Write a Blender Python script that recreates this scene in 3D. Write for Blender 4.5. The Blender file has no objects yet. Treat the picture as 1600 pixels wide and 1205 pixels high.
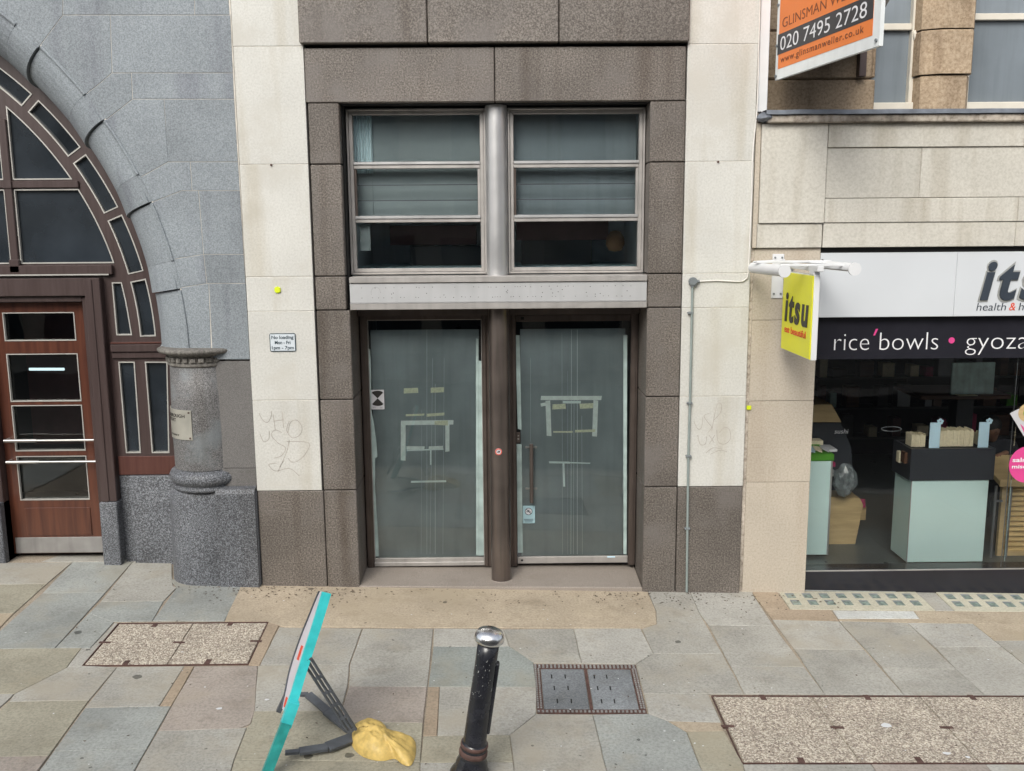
import bpy, bmesh, math, random
from math import sin, cos, pi, atan2, hypot, radians
from mathutils import Vector, Matrix, noise as mnoise
random.seed(7)
S = bpy.context.scene
# ---------------------------------------------------------------- camera
F_PX, CX, CY = 1450.0, 800.0, 602.5
YAW, PITCH, ROLL = -0.01020974, 0.16479022, -0.00740694
CAM = Vector((0.0, -8.0, 3.19))
RM = Matrix.Rotation(YAW, 3, 'Z') @ Matrix.Rotation(pi/2 - PITCH, 3, 'X') @ Matrix.Rotation(ROLL, 3, 'Z')
cam = bpy.data.objects.new('camera', bpy.data.cameras.new('camera'))
S.collection.objects.link(cam)
cam.matrix_world = Matrix.Translation(CAM) @ RM.to_4x4()
cam.data.sensor_width = 36; cam.data.lens = F_PX/1600*36
cam.data.clip_start = 0.05; cam.data.clip_end = 400
S.camera = cam
# ---------------------------------------------------------------- light
world = bpy.data.worlds.new('World'); S.world = world; world.use_nodes = True
wn, wl = world.node_tree.nodes, world.node_tree.links
bg = wn['Background']; sky = wn.new('ShaderNodeTexSky'); sky.sky_type = 'NISHITA'
sky.sun_disc = False; SUN_EL, SUN_AZ = 40.0, 20.0
sky.sun_elevation = radians(SUN_EL); sky.sun_rotation = radians(180 + SUN_AZ)
sky.air_density = 1.0; sky.dust_density = 4.0; sky.ozone_density = 1.0
hs = wn.new('ShaderNodeHueSaturation'); hs.inputs['Saturation'].default_value = 0.38
wl.new(sky.outputs[0], hs.inputs['Color']); wl.new(hs.outputs[0], bg.inputs[0]); bg.inputs[1].default_value = 0.15
sun = bpy.data.objects.new('sun', bpy.data.lights.new('sun', 'SUN')); S.collection.objects.link(sun)
sun.data.energy = 1.0; sun.data.angle = radians(25); sun.data.color = (1, .985, .9)
sun.rotation_euler = (radians(90-SUN_EL), 0, radians(-SUN_AZ))
S.view_settings.view_transform = 'Standard'; S.view_settings.look = 'None'
S.view_settings.exposure = 0.6; S.view_settings.gamma = 1
try: S.view_settings.use_curve_mapping = False
except Exception: pass
S.render.resolution_x = 1024; S.render.resolution_y = 771
# ---------------------------------------------------------------- placing helpers
G0, GX, GY = -.014237, -.028915, .015
def gz(x, y): return G0 + GX*x + GY*y
def ray(px, py): return RM @ Vector(((px-CX)/F_PX, -(py-CY)/F_PX, -1.0))
def F(px, py, y=0.0):
    r = ray(px, py); t = (y-CAM.y)/r.y; q = CAM + r*t; return (q.x, q.z)
def G(px, py):
    r = ray(px, py); t = (G0+GX*CAM.x+GY*CAM.y-CAM.z)/(r.z-GX*r.x-GY*r.y); q = CAM+r*t; return (q.x, q.y)
def L(px, py, z):
    r = ray(px, py); q = CAM + r*((z-CAM.z)/r.z); return (q.x, q.y)
# ---------------------------------------------------------------- materials
def mat(name): 
    m = bpy.data.materials.new(name); m.use_nodes = True
    return m, m.node_tree.nodes, m.node_tree.links, m.node_tree.nodes['Principled BSDF']
def setp(b, **k):
    for a, v in k.items():
        a = {'rough':'Roughness','metal':'Metallic','spec':'Specular IOR Level','col':'Base Color','ior':'IOR','coat':'Coat Weight'}[a]
        if a == 'Base Color': v = (*v, 1)
        b.inputs[a].default_value = v
def plain(name, col, rough=.5, metal=0., var=.08, scale=6., bump=0., spec=.5, grain=0., gscale=200., streak=0., coat=0.):
    """painted, plastic, metal or wood-free surface with uneven tone, fine grain and drip marks"""
    m, n, l, b = mat(name); setp(b, rough=rough, metal=metal, spec=spec, coat=coat)
    tc = n.new('ShaderNodeTexCoord')
    no = n.new('ShaderNodeTexNoise'); no.inputs['Scale'].default_value = scale; no.inputs['Detail'].default_value = 6
    l.new(tc.outputs['Object'], no.inputs['Vector'])
    r = n.new('ShaderNodeMapRange'); r.inputs[1].default_value = .3; r.inputs[2].default_value = .7
    r.inputs[3].default_value = 1-var; r.inputs[4].default_value = 1+var
    l.new(no.outputs[0], r.inputs[0]); cur = r.outputs[0]
    if grain:
        g = n.new('ShaderNodeTexNoise'); g.inputs['Scale'].default_value = gscale; g.inputs['Detail'].default_value = 2
        l.new(tc.outputs['Object'], g.inputs['Vector'])
        gr = n.new('ShaderNodeMapRange'); gr.inputs[1].default_value = .3; gr.inputs[2].default_value = .7
        gr.inputs[3].default_value = 1-grain; gr.inputs[4].default_value = 1+grain
        l.new(g.outputs[0], gr.inputs[0]); mu = n.new('ShaderNodeMath'); mu.operation = 'MULTIPLY'
        l.new(cur, mu.inputs[0]); l.new(gr.outputs[0], mu.inputs[1]); cur = mu.outputs[0]
    if streak:
        mp = n.new('ShaderNodeMapping'); mp.inputs['Scale'].default_value = (14, 14, .9)
        l.new(tc.outputs['Object'], mp.inputs[0])
        s = n.new('ShaderNodeTexNoise'); s.inputs['Scale'].default_value = 1; s.inputs['Detail'].default_value = 5
        l.new(mp.outputs[0], s.inputs['Vector'])
        sr = n.new('ShaderNodeMapRange'); sr.inputs[1].default_value = .5; sr.inputs[2].default_value = .75
        sr.inputs[3].default_value = 1; sr.inputs[4].default_value = 1-streak
        l.new(s.outputs[0], sr.inputs[0]); mu = n.new('ShaderNodeMath'); mu.operation = 'MULTIPLY'
        l.new(cur, mu.inputs[0]); l.new(sr.outputs[0], mu.inputs[1]); cur = mu.outputs[0]
    mx = n.new('ShaderNodeMix'); mx.data_type = 'RGBA'; mx.blend_type = 'MULTIPLY'; mx.inputs[0].default_value = 1
    mx.inputs[6].default_value = (*col, 1); cc = n.new('ShaderNodeCombineColor')
    for i in range(3): l.new(cur, cc.inputs[i])
    l.new(cc.outputs[0], mx.inputs[7]); l.new(mx.outputs[2], b.inputs['Base Color'])
    rr = n.new('ShaderNodeMapRange'); rr.inputs[3].default_value = max(.02, rough-.08); rr.inputs[4].default_value = min(1, rough+.1)
    l.new(no.outputs[0], rr.inputs[0]); l.new(rr.outputs[0], b.inputs['Roughness'])
    if bump:
        bu = n.new('ShaderNodeBump'); bu.inputs['Strength'].default_value = bump; bu.inputs['Distance'].default_value = .004
        l.new(cur, bu.inputs['Height']); l.new(bu.outputs[0], b.inputs['Normal'])
    return m
def stone(name, c_dark, c_mid, c_light, gs=150., rough=.6, stain=(.6,.55,.5), stain_amt=.35, bump=.3, vary=.12, cloud=.12, patch=None, pscale=1.1, spots=0.):
    """speckled stone: fine crystals, cloudy tone, drip stains, tone differing block by block"""
    m, n, l, b = mat(name); setp(b, rough=rough, spec=.35)
    tc = n.new('ShaderNodeTexCoord'); oi = n.new('ShaderNodeObjectInfo')
    off = n.new('ShaderNodeVectorMath'); off.operation = 'ADD'
    sc = n.new('ShaderNodeVectorMath'); sc.operation = 'SCALE'; sc.inputs[0].default_value = (37, 13, 71)
    l.new(oi.outputs['Random'], sc.inputs['Scale']); l.new(tc.outputs['Object'], off.inputs[0]); l.new(sc.outputs[0], off.inputs[1])
    V = off.outputs[0]
    g = n.new('ShaderNodeTexNoise'); g.inputs['Scale'].default_value = gs; g.inputs['Detail'].default_value = 3; g.inputs['Roughness'].default_value = .7
    l.new(tc.outputs['Object'], g.inputs['Vector'])
    cr = n.new('ShaderNodeValToRGB'); e = cr.color_ramp.elements
    e[0].position = .36; e[0].color = (*c_dark, 1); e[1].position = .66; e[1].color = (*c_light, 1)
    k = e.new(.5); k.color = (*c_mid, 1); l.new(g.outputs[0], cr.inputs[0])
    cl = n.new('ShaderNodeTexNoise'); cl.inputs['Scale'].default_value = 1.7; cl.inputs['Detail'].default_value = 6
    l.new(V, cl.inputs['Vector'])
    mr = n.new('ShaderNodeMapRange'); mr.inputs[1].default_value = .3; mr.inputs[2].default_value = .7
    mr.inputs[3].default_value = 1-cloud; mr.inputs[4].default_value = 1+cloud; l.new(cl.outputs[0], mr.inputs[0])
    vr = n.new('ShaderNodeMapRange'); vr.inputs[3].default_value = 1-vary; vr.inputs[4].default_value = 1+vary; l.new(oi.outputs['Random'], vr.inputs[0])
    mu = n.new('ShaderNodeMath'); mu.operation = 'MULTIPLY'; l.new(mr.outputs[0], mu.inputs[0]); l.new(vr.outputs[0], mu.inputs[1])
    sx = n.new('ShaderNodeVectorMath'); sx.operation = 'SCALE'; l.new(cr.outputs[0], sx.inputs[0]); l.new(mu.outputs[0], sx.inputs['Scale'])
    col = sx.outputs[0]
    if patch:
        pn = n.new('ShaderNodeTexNoise'); pn.inputs['Scale'].default_value = pscale; pn.inputs['Detail'].default_value = 7; pn.inputs['Roughness'].default_value = .62
        l.new(V, pn.inputs['Vector'])
        pr = n.new('ShaderNodeMapRange'); pr.inputs[1].default_value = .5; pr.inputs[2].default_value = .66; pr.inputs[4].default_value = .75
        l.new(pn.outputs[0], pr.inputs[0])
        px = n.new('ShaderNodeMix'); px.data_type = 'RGBA'; px.inputs[7].default_value = (*patch, 1)
        l.new(pr.outputs[0], px.inputs[0]); l.new(col, px.inputs[6]); col = px.outputs[2]
    mp = n.new('ShaderNodeMapping'); mp.inputs['Scale'].default_value = (5.5, 5.5, .35); l.new(V, mp.inputs[0])
    st = n.new('ShaderNodeTexNoise'); st.inputs['Scale'].default_value = 1; st.inputs['Detail'].default_value = 7; l.new(mp.outputs[0], st.inputs['Vector'])
    sr = n.new('ShaderNodeMapRange'); sr.inputs[1].default_value = .52; sr.inputs[2].default_value = .72; sr.inputs[4].default_value = stain_amt
    l.new(st.outputs[0], sr.inputs[0])
    mx = n.new('ShaderNodeMix'); mx.data_type = 'RGBA'; mx.blend_type = 'MULTIPLY'; mx.inputs[7].default_value = (*stain, 1)
    l.new(sr.outputs[0], mx.inputs[0]); l.new(col, mx.inputs[6]); col = mx.outputs[2]
    if spots:
        for scl, th, dk in ((4.3, .07, .3), (10, .06, .4)):
            vo = n.new('ShaderNodeTexVoronoi'); vo.inputs['Scale'].default_value = scl; vo.inputs['Randomness'].default_value = 1
            wv = n.new('ShaderNodeTexNoise'); wv.inputs['Scale'].default_value = 18
            ad = n.new('ShaderNodeMixRGB'); ad.inputs[0].default_value = .03; l.new(tc.outputs['Object'], wv.inputs['Vector'])
            l.new(tc.outputs['Object'], ad.inputs[1]); l.new(wv.outputs['Color'], ad.inputs[2]); l.new(ad.outputs[0], vo.inputs['Vector'])
            sep = n.new('ShaderNodeSeparateColor'); l.new(vo.outputs['Color'], sep.inputs[0])
            mm = n.new('ShaderNodeMath'); mm.operation = 'MULTIPLY'; mm.inputs[1].default_value = th*2; l.new(sep.outputs[0], mm.inputs[0])
            # only some cells hold a spot
            gt = n.new('ShaderNodeMath'); gt.operation = 'GREATER_THAN'; gt.inputs[1].default_value = .62; l.new(sep.outputs[1], gt.inputs[0])
            m3 = n.new('ShaderNodeMath'); m3.operation = 'MULTIPLY'; l.new(mm.outputs[0], m3.inputs[0]); l.new(gt.outputs[0], m3.inputs[1])
            lt = n.new('ShaderNodeMath'); lt.operation = 'LESS_THAN'; l.new(vo.outputs['Distance'], lt.inputs[0]); l.new(m3.outputs[0], lt.inputs[1])
            m4 = n.new('ShaderNodeMath'); m4.operation = 'MULTIPLY'; m4.inputs[1].default_value = spots; l.new(lt.outputs[0], m4.inputs[0])
            x2 = n.new('ShaderNodeMix'); x2.data_type = 'RGBA'; x2.blend_type = 'MULTIPLY'; x2.inputs[7].default_value = (dk, dk, dk, 1)
            l.new(m4.outputs[0], x2.inputs[0]); l.new(col, x2.inputs[6]); col = x2.outputs[2]
    l.new(col, b.inputs['Base Color'])
    bu = n.new('ShaderNodeBump'); bu.inputs['Strength'].default_value = bump; bu.inputs['Distance'].default_value = .004
    l.new(g.outputs[0], bu.inputs['Height']); l.new(bu.outputs[0], b.inputs['Normal'])
    return m
def aggregate(name):
    m, n, l, b = mat(name); setp(b, rough=.75, spec=.3)
    tc = n.new('ShaderNodeTexCoord'); vo = n.new('ShaderNodeTexVoronoi'); vo.inputs['Scale'].default_value = 105
    l.new(tc.outputs['Object'], vo.inputs['Vector'])
    sep = n.new('ShaderNodeSeparateColor'); l.new(vo.outputs['Color'], sep.inputs[0])
    cr = n.new('ShaderNodeValToRGB'); e = cr.color_ramp.elements
    e[0].position = 0; e[0].color = (.15,.12,.1,1); e[1].position = 1; e[1].color = (.52,.48,.4,1)
    k = e.new(.25); k.color = (.225,.19,.155,1); k = e.new(.6); k.color = (.33,.29,.235,1)
    l.new(sep.outputs[0], cr.inputs[0])
    cl = n.new('ShaderNodeTexNoise'); cl.inputs['Scale'].default_value = 3; cl.inputs['Detail'].default_value = 5; l.new(tc.outputs['Object'], cl.inputs['Vector'])
    mr = n.new('ShaderNodeMapRange'); mr.inputs[1].default_value=.3; mr.inputs[2].default_value=.7; mr.inputs[3].default_value=1.1; mr.inputs[4].default_value=1.4
    l.new(cl.outputs[0], mr.inputs[0]); sx = n.new('ShaderNodeVectorMath'); sx.operation='SCALE'; l.new(cr.outputs[0], sx.inputs[0]); l.new(mr.outputs[0], sx.inputs['Scale'])
    l.new(sx.outputs[0], b.inputs['Base Color'])
    bu = n.new('ShaderNodeBump'); bu.inputs['Strength'].default_value = .7; bu.inputs['Distance'].default_value = .006; bu.invert = True
    l.new(vo.outputs['Distance'], bu.inputs['Height']); l.new(bu.outputs[0], b.inputs['Normal'])
    return m
def wood(name, c1, c2, rough=.35, scale=(30, 30, 1.5), coat=.2):
    m, n, l, b = mat(name); setp(b, rough=rough, coat=coat)
    tc = n.new('ShaderNodeTexCoord'); mp = n.new('ShaderNodeMapping'); mp.inputs['Scale'].default_value = scale
    l.new(tc.outputs['Object'], mp.inputs[0]); no = n.new('ShaderNodeTexNoise'); no.inputs['Scale'].default_value = 1; no.inputs['Detail'].default_value = 6
    no.inputs['Distortion'].default_value = .6
    l.new(mp.outputs[0], no.inputs['Vector']); cr = n.new('ShaderNodeValToRGB'); e = cr.color_ramp.elements
    e[0].position = .35; e[0].color = (*c1, 1); e[1].position = .68; e[1].color = (*c2, 1); l.new(no.outputs[0], cr.inputs[0])
    l.new(cr.outputs[0], b.inputs['Base Color'])
    return m
def glass(name, tint=(.8,.85,.85), refl=1.5, rough=.0, trans=1.0):
    """thin window glass: see-through, mirrors by Fresnel"""
    m, n, l, b = mat(name); n.remove(b); out = n['Material Output']
    tr = n.new('ShaderNodeBsdfTransparent'); tr.inputs[0].default_value = (*tint, 1)
    gl = n.new('ShaderNodeBsdfGlossy'); gl.inputs['Roughness'].default_value = rough
    fr = n.new('ShaderNodeFresnel'); fr.inputs[0].default_value = refl
    tc = n.new('ShaderNodeTexCoord'); wv = n.new('ShaderNodeTexNoise'); wv.inputs['Scale'].default_value = 1.3
    l.new(tc.outputs['Object'], wv.inputs['Vector']); bu = n.new('ShaderNodeBump'); bu.inputs['Strength'].default_value = .06; bu.inputs['Distance'].default_value = .05
    l.new(wv.outputs[0], bu.inputs['Height']); l.new(bu.outputs[0], gl.inputs['Normal'])
    mx = n.new('ShaderNodeMixShader'); l.new(fr.outputs[0], mx.inputs[0]); l.new(tr.outputs[0], mx.inputs[1]); l.new(gl.outputs[0], mx.inputs[2])
    l.new(mx.outputs[0], out.inputs[0])
    return m
M = {}
M['granite_brown'] = stone('brown granite', (.07,.06,.052), (.13,.114,.1), (.22,.197,.175), gs=74, rough=.45, stain_amt=.75, stain=(.62,.57,.53), vary=.1, cloud=.2, patch=(.155,.14,.13), pscale=2.2)
M['granite_step'] = stone('worn brown granite step', (.2,.175,.15), (.275,.24,.208), (.35,.31,.275), gs=160, rough=.6, stain_amt=.2)
M['granite_blue'] = stone('pale blue grey granite', (.158,.18,.197), (.22,.246,.266), (.288,.316,.336), gs=90, rough=.65, stain_amt=.75, stain=(.72,.7,.74), vary=.07, cloud=.12)
M['granite_col'] = stone('weathered grey granite', (.065,.063,.064), (.14,.138,.138), (.29,.29,.29), gs=110, rough=.55, stain_amt=.55, stain=(.6,.55,.5), cloud=.22, vary=.08, patch=(.19,.21,.22), pscale=3.0)
M['granite_dark'] = stone('dark speckled granite', (.035,.036,.04), (.1,.105,.115), (.26,.275,.3), gs=95, rough=.5, stain_amt=.3, cloud=.2)
M['granite_smooth'] = stone('smooth dark granite', (.1,.095,.092), (.14,.135,.13), (.19,.183,.178), gs=150, rough=.5, stain_amt=.4)
M['limestone'] = stone('cream limestone', (.485,.48,.445), (.54,.535,.5), (.58,.575,.54), gs=60, rough=.75, stain_amt=.7, stain=(.84,.8,.73), bump=.08, vary=.025, cloud=.06, patch=(.49,.475,.43), pscale=2.6)
M['sandstone'] = stone('buff sandstone', (.39,.343,.278), (.445,.394,.324), (.49,.437,.362), gs=60, rough=.75, stain_amt=.35, stain=(.8,.74,.68), bump=.08, vary=.03, cloud=.06)
M['cladding'] = stone('pale stucco cladding', (.45,.43,.378), (.51,.489,.434), (.55,.53,.475), gs=50, rough=.7, stain_amt=.75, stain=(.7,.66,.6), bump=.05, vary=.03, cloud=.07)
M['oldstone'] = stone('soot-stained yellow sandstone', (.25,.185,.12), (.33,.25,.17), (.4,.315,.225), gs=40, rough=.8, stain_amt=.7, stain=(.5,.45,.42), vary=.09, cloud=.25, bump=.25)
M['capital'] = stone('weathered grey capital', (.1,.095,.085), (.165,.155,.14), (.24,.228,.21), gs=40, rough=.8, stain_amt=.6, stain=(.5,.48,.45), cloud=.25)
M['cornice'] = stone('weathered cornice stone', (.22,.19,.155), (.36,.315,.265), (.44,.395,.34), gs=18, rough=.85, stain_amt=.8, stain=(.35,.33,.32), vary=.1, cloud=.35, bump=.5)
M['lead'] = plain('lead flashing', (.13,.145,.17), rough=.5, metal=.3, var=.3, scale=9, bump=.4)
M['mortar'] = stone('sandy mortar bed', (.2,.165,.125), (.29,.245,.19), (.36,.31,.25), gs=90, rough=.9, stain_amt=.2, cloud=.3)
M['white_mortar'] = plain('white pointing', (.55,.52,.47), rough=.9, var=.2, scale=12)
slabs = dict(grey=(.345,.335,.3), blue=(.29,.303,.286), beige=(.38,.32,.24), olive=(.315,.296,.232), pink=(.32,.282,.247), pale=(.38,.37,.335), tan=(.34,.272,.2), white=(.55,.56,.54), green=(.26,.28,.262))
for k, c in slabs.items():
    q = tuple(v*.8 for v in c); w = tuple(min(1, v*1.14) for v in c)
    pt = tuple(a*.6+b*.4 for a, b in zip(c, (.36,.3,.2)))
    M['slab_'+k] = stone('york stone '+k, q, c, w, gs=55, rough=.72, stain_amt=.45, stain=(.72,.7,.66), bump=.3, vary=.06, cloud=.16, patch=pt, pscale=1.4, spots=.9)
M['aggregate'] = aggregate('exposed aggregate')
M['alu'] = plain('satin aluminium', (.56,.56,.56), rough=.38, metal=.75, var=.06, scale=4, streak=.12)
M['alu_warm'] = plain('weathered aluminium frame', (.44,.42,.4), rough=.42, metal=.55, var=.1, scale=7, streak=.15)
M['fascia'] = plain('dull silver fascia panel', (.45,.455,.46), rough=.5, metal=.3, var=.06, scale=3, streak=.08)
M['bronze'] = plain('brown anodised metal', (.125,.1,.088), rough=.38, metal=.6, var=.14, scale=5, streak=.25)
M['bronze_col'] = plain('brown anodised column', (.17,.142,.127), rough=.33, metal=.7, var=.18, scale=3, streak=.35)
M['steel'] = plain('brushed steel', (.45,.44,.43), rough=.3, metal=.9, var=.08, scale=20)
M['kick'] = plain('scuffed kick plate', (.36,.35,.34), rough=.45, metal=.6, var=.12, scale=7, streak=.2)
M['chrome'] = plain('dented chrome', (.75,.75,.75), rough=.22, metal=1, var=.15, scale=25, bump=.6)
M['timber'] = wood('dark brown painted timber', (.045,.028,.026), (.062,.042,.04), rough=.4)
M['timber_red'] = wood('red brown timber', (.07,.024,.019), (.1,.04,.03), rough=.38)
M['door_wood'] = wood('varnished mahogany', (.062,.021,.014), (.108,.038,.022), rough=.28, scale=(22, 22, 1.2), coat=.4)
M['bead'] = plain('silver glazing bead', (.46,.45,.42), rough=.4, metal=.3, var=.05)
M['glass_dark'] = plain('dark glass', (.024,.03,.037), rough=.03, var=.5, scale=1.6, spec=1.0)
M['glass'] = glass('clear window glass', tint=(.93,.96,.96))
M['glass_shop'] = glass('shop window glass', tint=(.98,.99,.99), refl=1.42)
M['glass_door'] = glass('door glass', tint=(.94,.97,.97), refl=1.6)
M['sash_glass'] = plain('net-curtained glass', (.19,.22,.245), rough=.12, var=.15, scale=1.3, spec=.8, streak=.15)
M['black'] = plain('black void', (.008,.008,.008), rough=.8, var=.2)
M['black_vinyl'] = plain('black vinyl band', (.018,.018,.024), rough=.18, var=.1)
M['black_plastic'] = plain('black plastic', (.035,.04,.048), rough=.45, var=.15, scale=15)
M['bollard'] = plain('chipped black gloss paint', (.016,.017,.022), rough=.25, var=.4, scale=12, bump=.3, spec=.6)
M['white'] = plain('white paint', (.64,.65,.66), rough=.4, var=.03)
M['fascia_white'] = plain('white shop fascia', (.56,.585,.61), rough=.35, var=.02, scale=2)
M['cream_paint'] = plain('cream sash paint', (.62,.58,.5), rough=.5, var=.05)
M['yellow_sign'] = plain('bright yellow sign face', (.72,.72,.015), rough=.35, var=.03)
M['ink'] = plain('black ink', (.02,.018,.016), rough=.5, var=.1)
M['ink_blue'] = plain('dark slate lettering', (.035,.045,.06), rough=.4, var=.1)
M['grey_edge'] = plain('grey letter edge', (.3,.31,.3), rough=.5, var=.1)
M['red_ink'] = plain('red ink', (.65,.06,.02), rough=.5, var=.1)
M['pink_ink'] = plain('pink vinyl', (.62,.06,.24), rough=.4, var=.05)
M['pale_vinyl'] = plain('white vinyl lettering', (.72,.72,.74), rough=.5, var=.05)
M['orange'] = plain('orange board face', (.72,.2,.045), rough=.45, var=.05, scale=3)
M['orange_ink'] = plain('brown lettering', (.17,.05,.02), rough=.5, var=.1)
M['slate_band'] = plain('charcoal band', (.035,.036,.04), rough=.4, var=.1)
M['board_white'] = plain('white board frame', (.7,.73,.73), rough=.4, var=.06, streak=.1)
M['teal'] = plain('chipped turquoise paint', (.05,.56,.58), rough=.35, var=.14, scale=14, streak=.1)
M['teal_dark'] = plain('dull turquoise paint', (.025,.27,.25), rough=.4, var=.25, scale=14, streak=.15)
M['poster'] = plain('white poster', (.6,.58,.62), rough=.3, var=.08)
M['strut'] = plain('dark grey plastic', (.075,.083,.095), rough=.45, var=.2, scale=20)
M['sandbag'] = plain('yellow sandbag vinyl', (.56,.4,.125), rough=.5, var=.22, scale=14, bump=.8, grain=.08, gscale=60)
M['rust'] = plain('rusty iron', (.085,.045,.037), rough=.75, var=.4, scale=30, bump=.5)
M['ironlid'] = stone('worn concrete infill', (.14,.15,.16), (.19,.205,.215), (.25,.265,.275), gs=70, rough=.65, stain_amt=.4, cloud=.2)
M['conduit'] = plain('grey green conduit', (.23,.27,.26), rough=.5, var=.12)
M['box_grey'] = plain('grey junction box', (.17,.19,.2), rough=.5, var=.12)
M['cable'] = plain('white cable', (.7,.68,.64), rough=.5, var=.06)
M['film'] = plain('whitewashed film behind glass', (.29,.325,.335), rough=.6, var=.2, scale=2.2, streak=.12)
M['film_dark'] = plain('bare glass showing dark room', (.02,.02,.022), rough=.3, var=.2)
M['scratch'] = plain('pale scratch', (.6,.66,.67), rough=.6, var=.1)
M['tape'] = plain('pale green masking tape', (.88,.93,.89), rough=.6, var=.1, scale=20)
M['tape_edge'] = plain('white paper strip', (.84,.92,.9), rough=.6, var=.12, scale=8)
M['strip_edge'] = plain('smeared paper edge strip', (.33,.42,.405), rough=.6, var=.22, scale=7, streak=.25)
M['tape_cream'] = plain('cream tape', (.8,.8,.6), rough=.6, var=.15, scale=60)
M['sticker'] = plain('pale sticker', (.5,.5,.52), rough=.4, var=.03)
M['sticker_blue'] = plain('pale blue sticker', (.28,.42,.46), rough=.4, var=.05)
M['sign_white'] = plain('sign plate', (.55,.6,.64), rough=.4, var=.04)
M['sign_ink'] = plain('slate sign ink', (.035,.06,.075), rough=.5, var=.1)
M['plate'] = plain('worn metal name plate', (.42,.41,.36), rough=.35, metal=.4, var=.1, scale=8)
M['lime'] = plain('lime yellow marker', (.6,.7,.02), rough=.4, var=.1)
M['graffiti'] = plain('grey marker scrawl', (.37,.33,.29), rough=.7, var=.2, scale=20)
M['aqua_panel'] = plain('pale aqua laminate', (.66,.87,.84), rough=.35, var=.02, scale=2)
M['charcoal'] = plain('charcoal laminate', (.03,.034,.042), rough=.4, var=.08)
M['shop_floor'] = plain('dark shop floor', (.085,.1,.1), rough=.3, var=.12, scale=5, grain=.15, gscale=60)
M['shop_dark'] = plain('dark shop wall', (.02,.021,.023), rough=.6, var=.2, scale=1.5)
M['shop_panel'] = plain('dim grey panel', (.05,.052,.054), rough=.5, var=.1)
M['pale_wood'] = wood('pale wood', (.44,.32,.16), (.56,.41,.21), rough=.45, scale=(3, 3, 22), coat=0)
M['pale_wood_h'] = wood('pale wood slats', (.55,.39,.17), (.7,.51,.24), rough=.45, scale=(2, 25, 25), coat=0)
M['mid_wood'] = wood('brown table wood', (.085,.04,.025), (.14,.07,.04), rough=.4, scale=(3, 20, 20))
M['green'] = plain('leaf green board', (.08,.3,.02), rough=.5, var=.1)
M['sky_blue'] = plain('pale blue card', (.55,.76,.88), rough=.5, var=.03)
M['paper'] = plain('unbleached napkin paper', (.78,.7,.5), rough=.8, var=.1, scale=40)
M['plastic_bag'] = plain('crumpled clear plastic', (.15,.17,.175), rough=.25, var=.3, scale=18, bump=.8)
M['magenta'] = plain('magenta box', (.4,.04,.12), rough=.5, var=.2, scale=20)
M['steel_leg'] = plain('dull steel tube', (.2,.21,.22), rough=.4, metal=.6, var=.1)
M['teal_tile'] = plain('pale green marbled sheet', (.6,.8,.76), rough=.35, var=.22, scale=9, streak=.25)
M['skin'] = plain('skin', (.2,.105,.065), rough=.5, var=.06)
M['cloth'] = plain('dark clothing', (.014,.015,.02), rough=.85, var=.2, scale=20)
M['hair'] = plain('black hair', (.01,.009,.008), rough=.5, var=.3, scale=40)
M['prism'] = plain('pavement light glass', (.2,.25,.22), rough=.2, var=.5, scale=30)
M['cream_conc'] = stone('cream concrete', (.36,.345,.265), (.43,.41,.325), (.5,.48,.39), gs=60, rough=.7, stain_amt=.2, cloud=.08, spots=.6)
M['asphalt'] = stone('asphalt', (.03,.03,.031), (.05,.05,.05), (.085,.085,.083), gs=120, rough=.85, stain_amt=.3)
M['kerb'] = stone('granite kerb', (.17,.165,.16), (.24,.235,.225), (.31,.305,.295), gs=110, rough=.7)
M['debris'] = plain('dark leaf litter', (.07,.045,.03), rough=.8, var=.4, scale=30)
M['far_stone'] = stone('stone of the terrace opposite', (.25,.22,.18), (.32,.29,.24), (.38,.35,.3), gs=20, rough=.8)
M['room_wall'] = plain('dim room wall', (.75,.76,.8), rough=.8, var=.12, scale=1.5, streak=.1)
M['room_floor'] = plain('blue grey floor', (.55,.7,.75), rough=.6, var=.1)
M['room_red'] = plain('dark red furniture', (.12,.05,.05), rough=.6, var=.2)
M['curtain'] = plain('pale curtain', (.7,.82,.86), rough=.8, var=.1, scale=4, streak=.2)
M['blind'] = plain('grey blind', (.3,.335,.345), rough=.6, var=.08, scale=2, streak=.03)
M['blind_dark'] = plain('darker grey blind', (.24,.275,.3), rough=.6, var=.15, scale=2, streak=.15)
M['cast'] = plain('orange lamp shade', (.2,.1,.045), rough=.6, var=.1)
# emissive tube seen lit inside the doorway
mt, n_, l_, b_ = mat('lit fluorescent tube'); b_.inputs['Emission Color'].default_value = (.75,.95,1,1); b_.inputs['Emission Strength'].default_value = .9
b_.inputs['Base Color'].default_value = (.8,.8,.8,1); M['tube'] = mt
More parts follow.
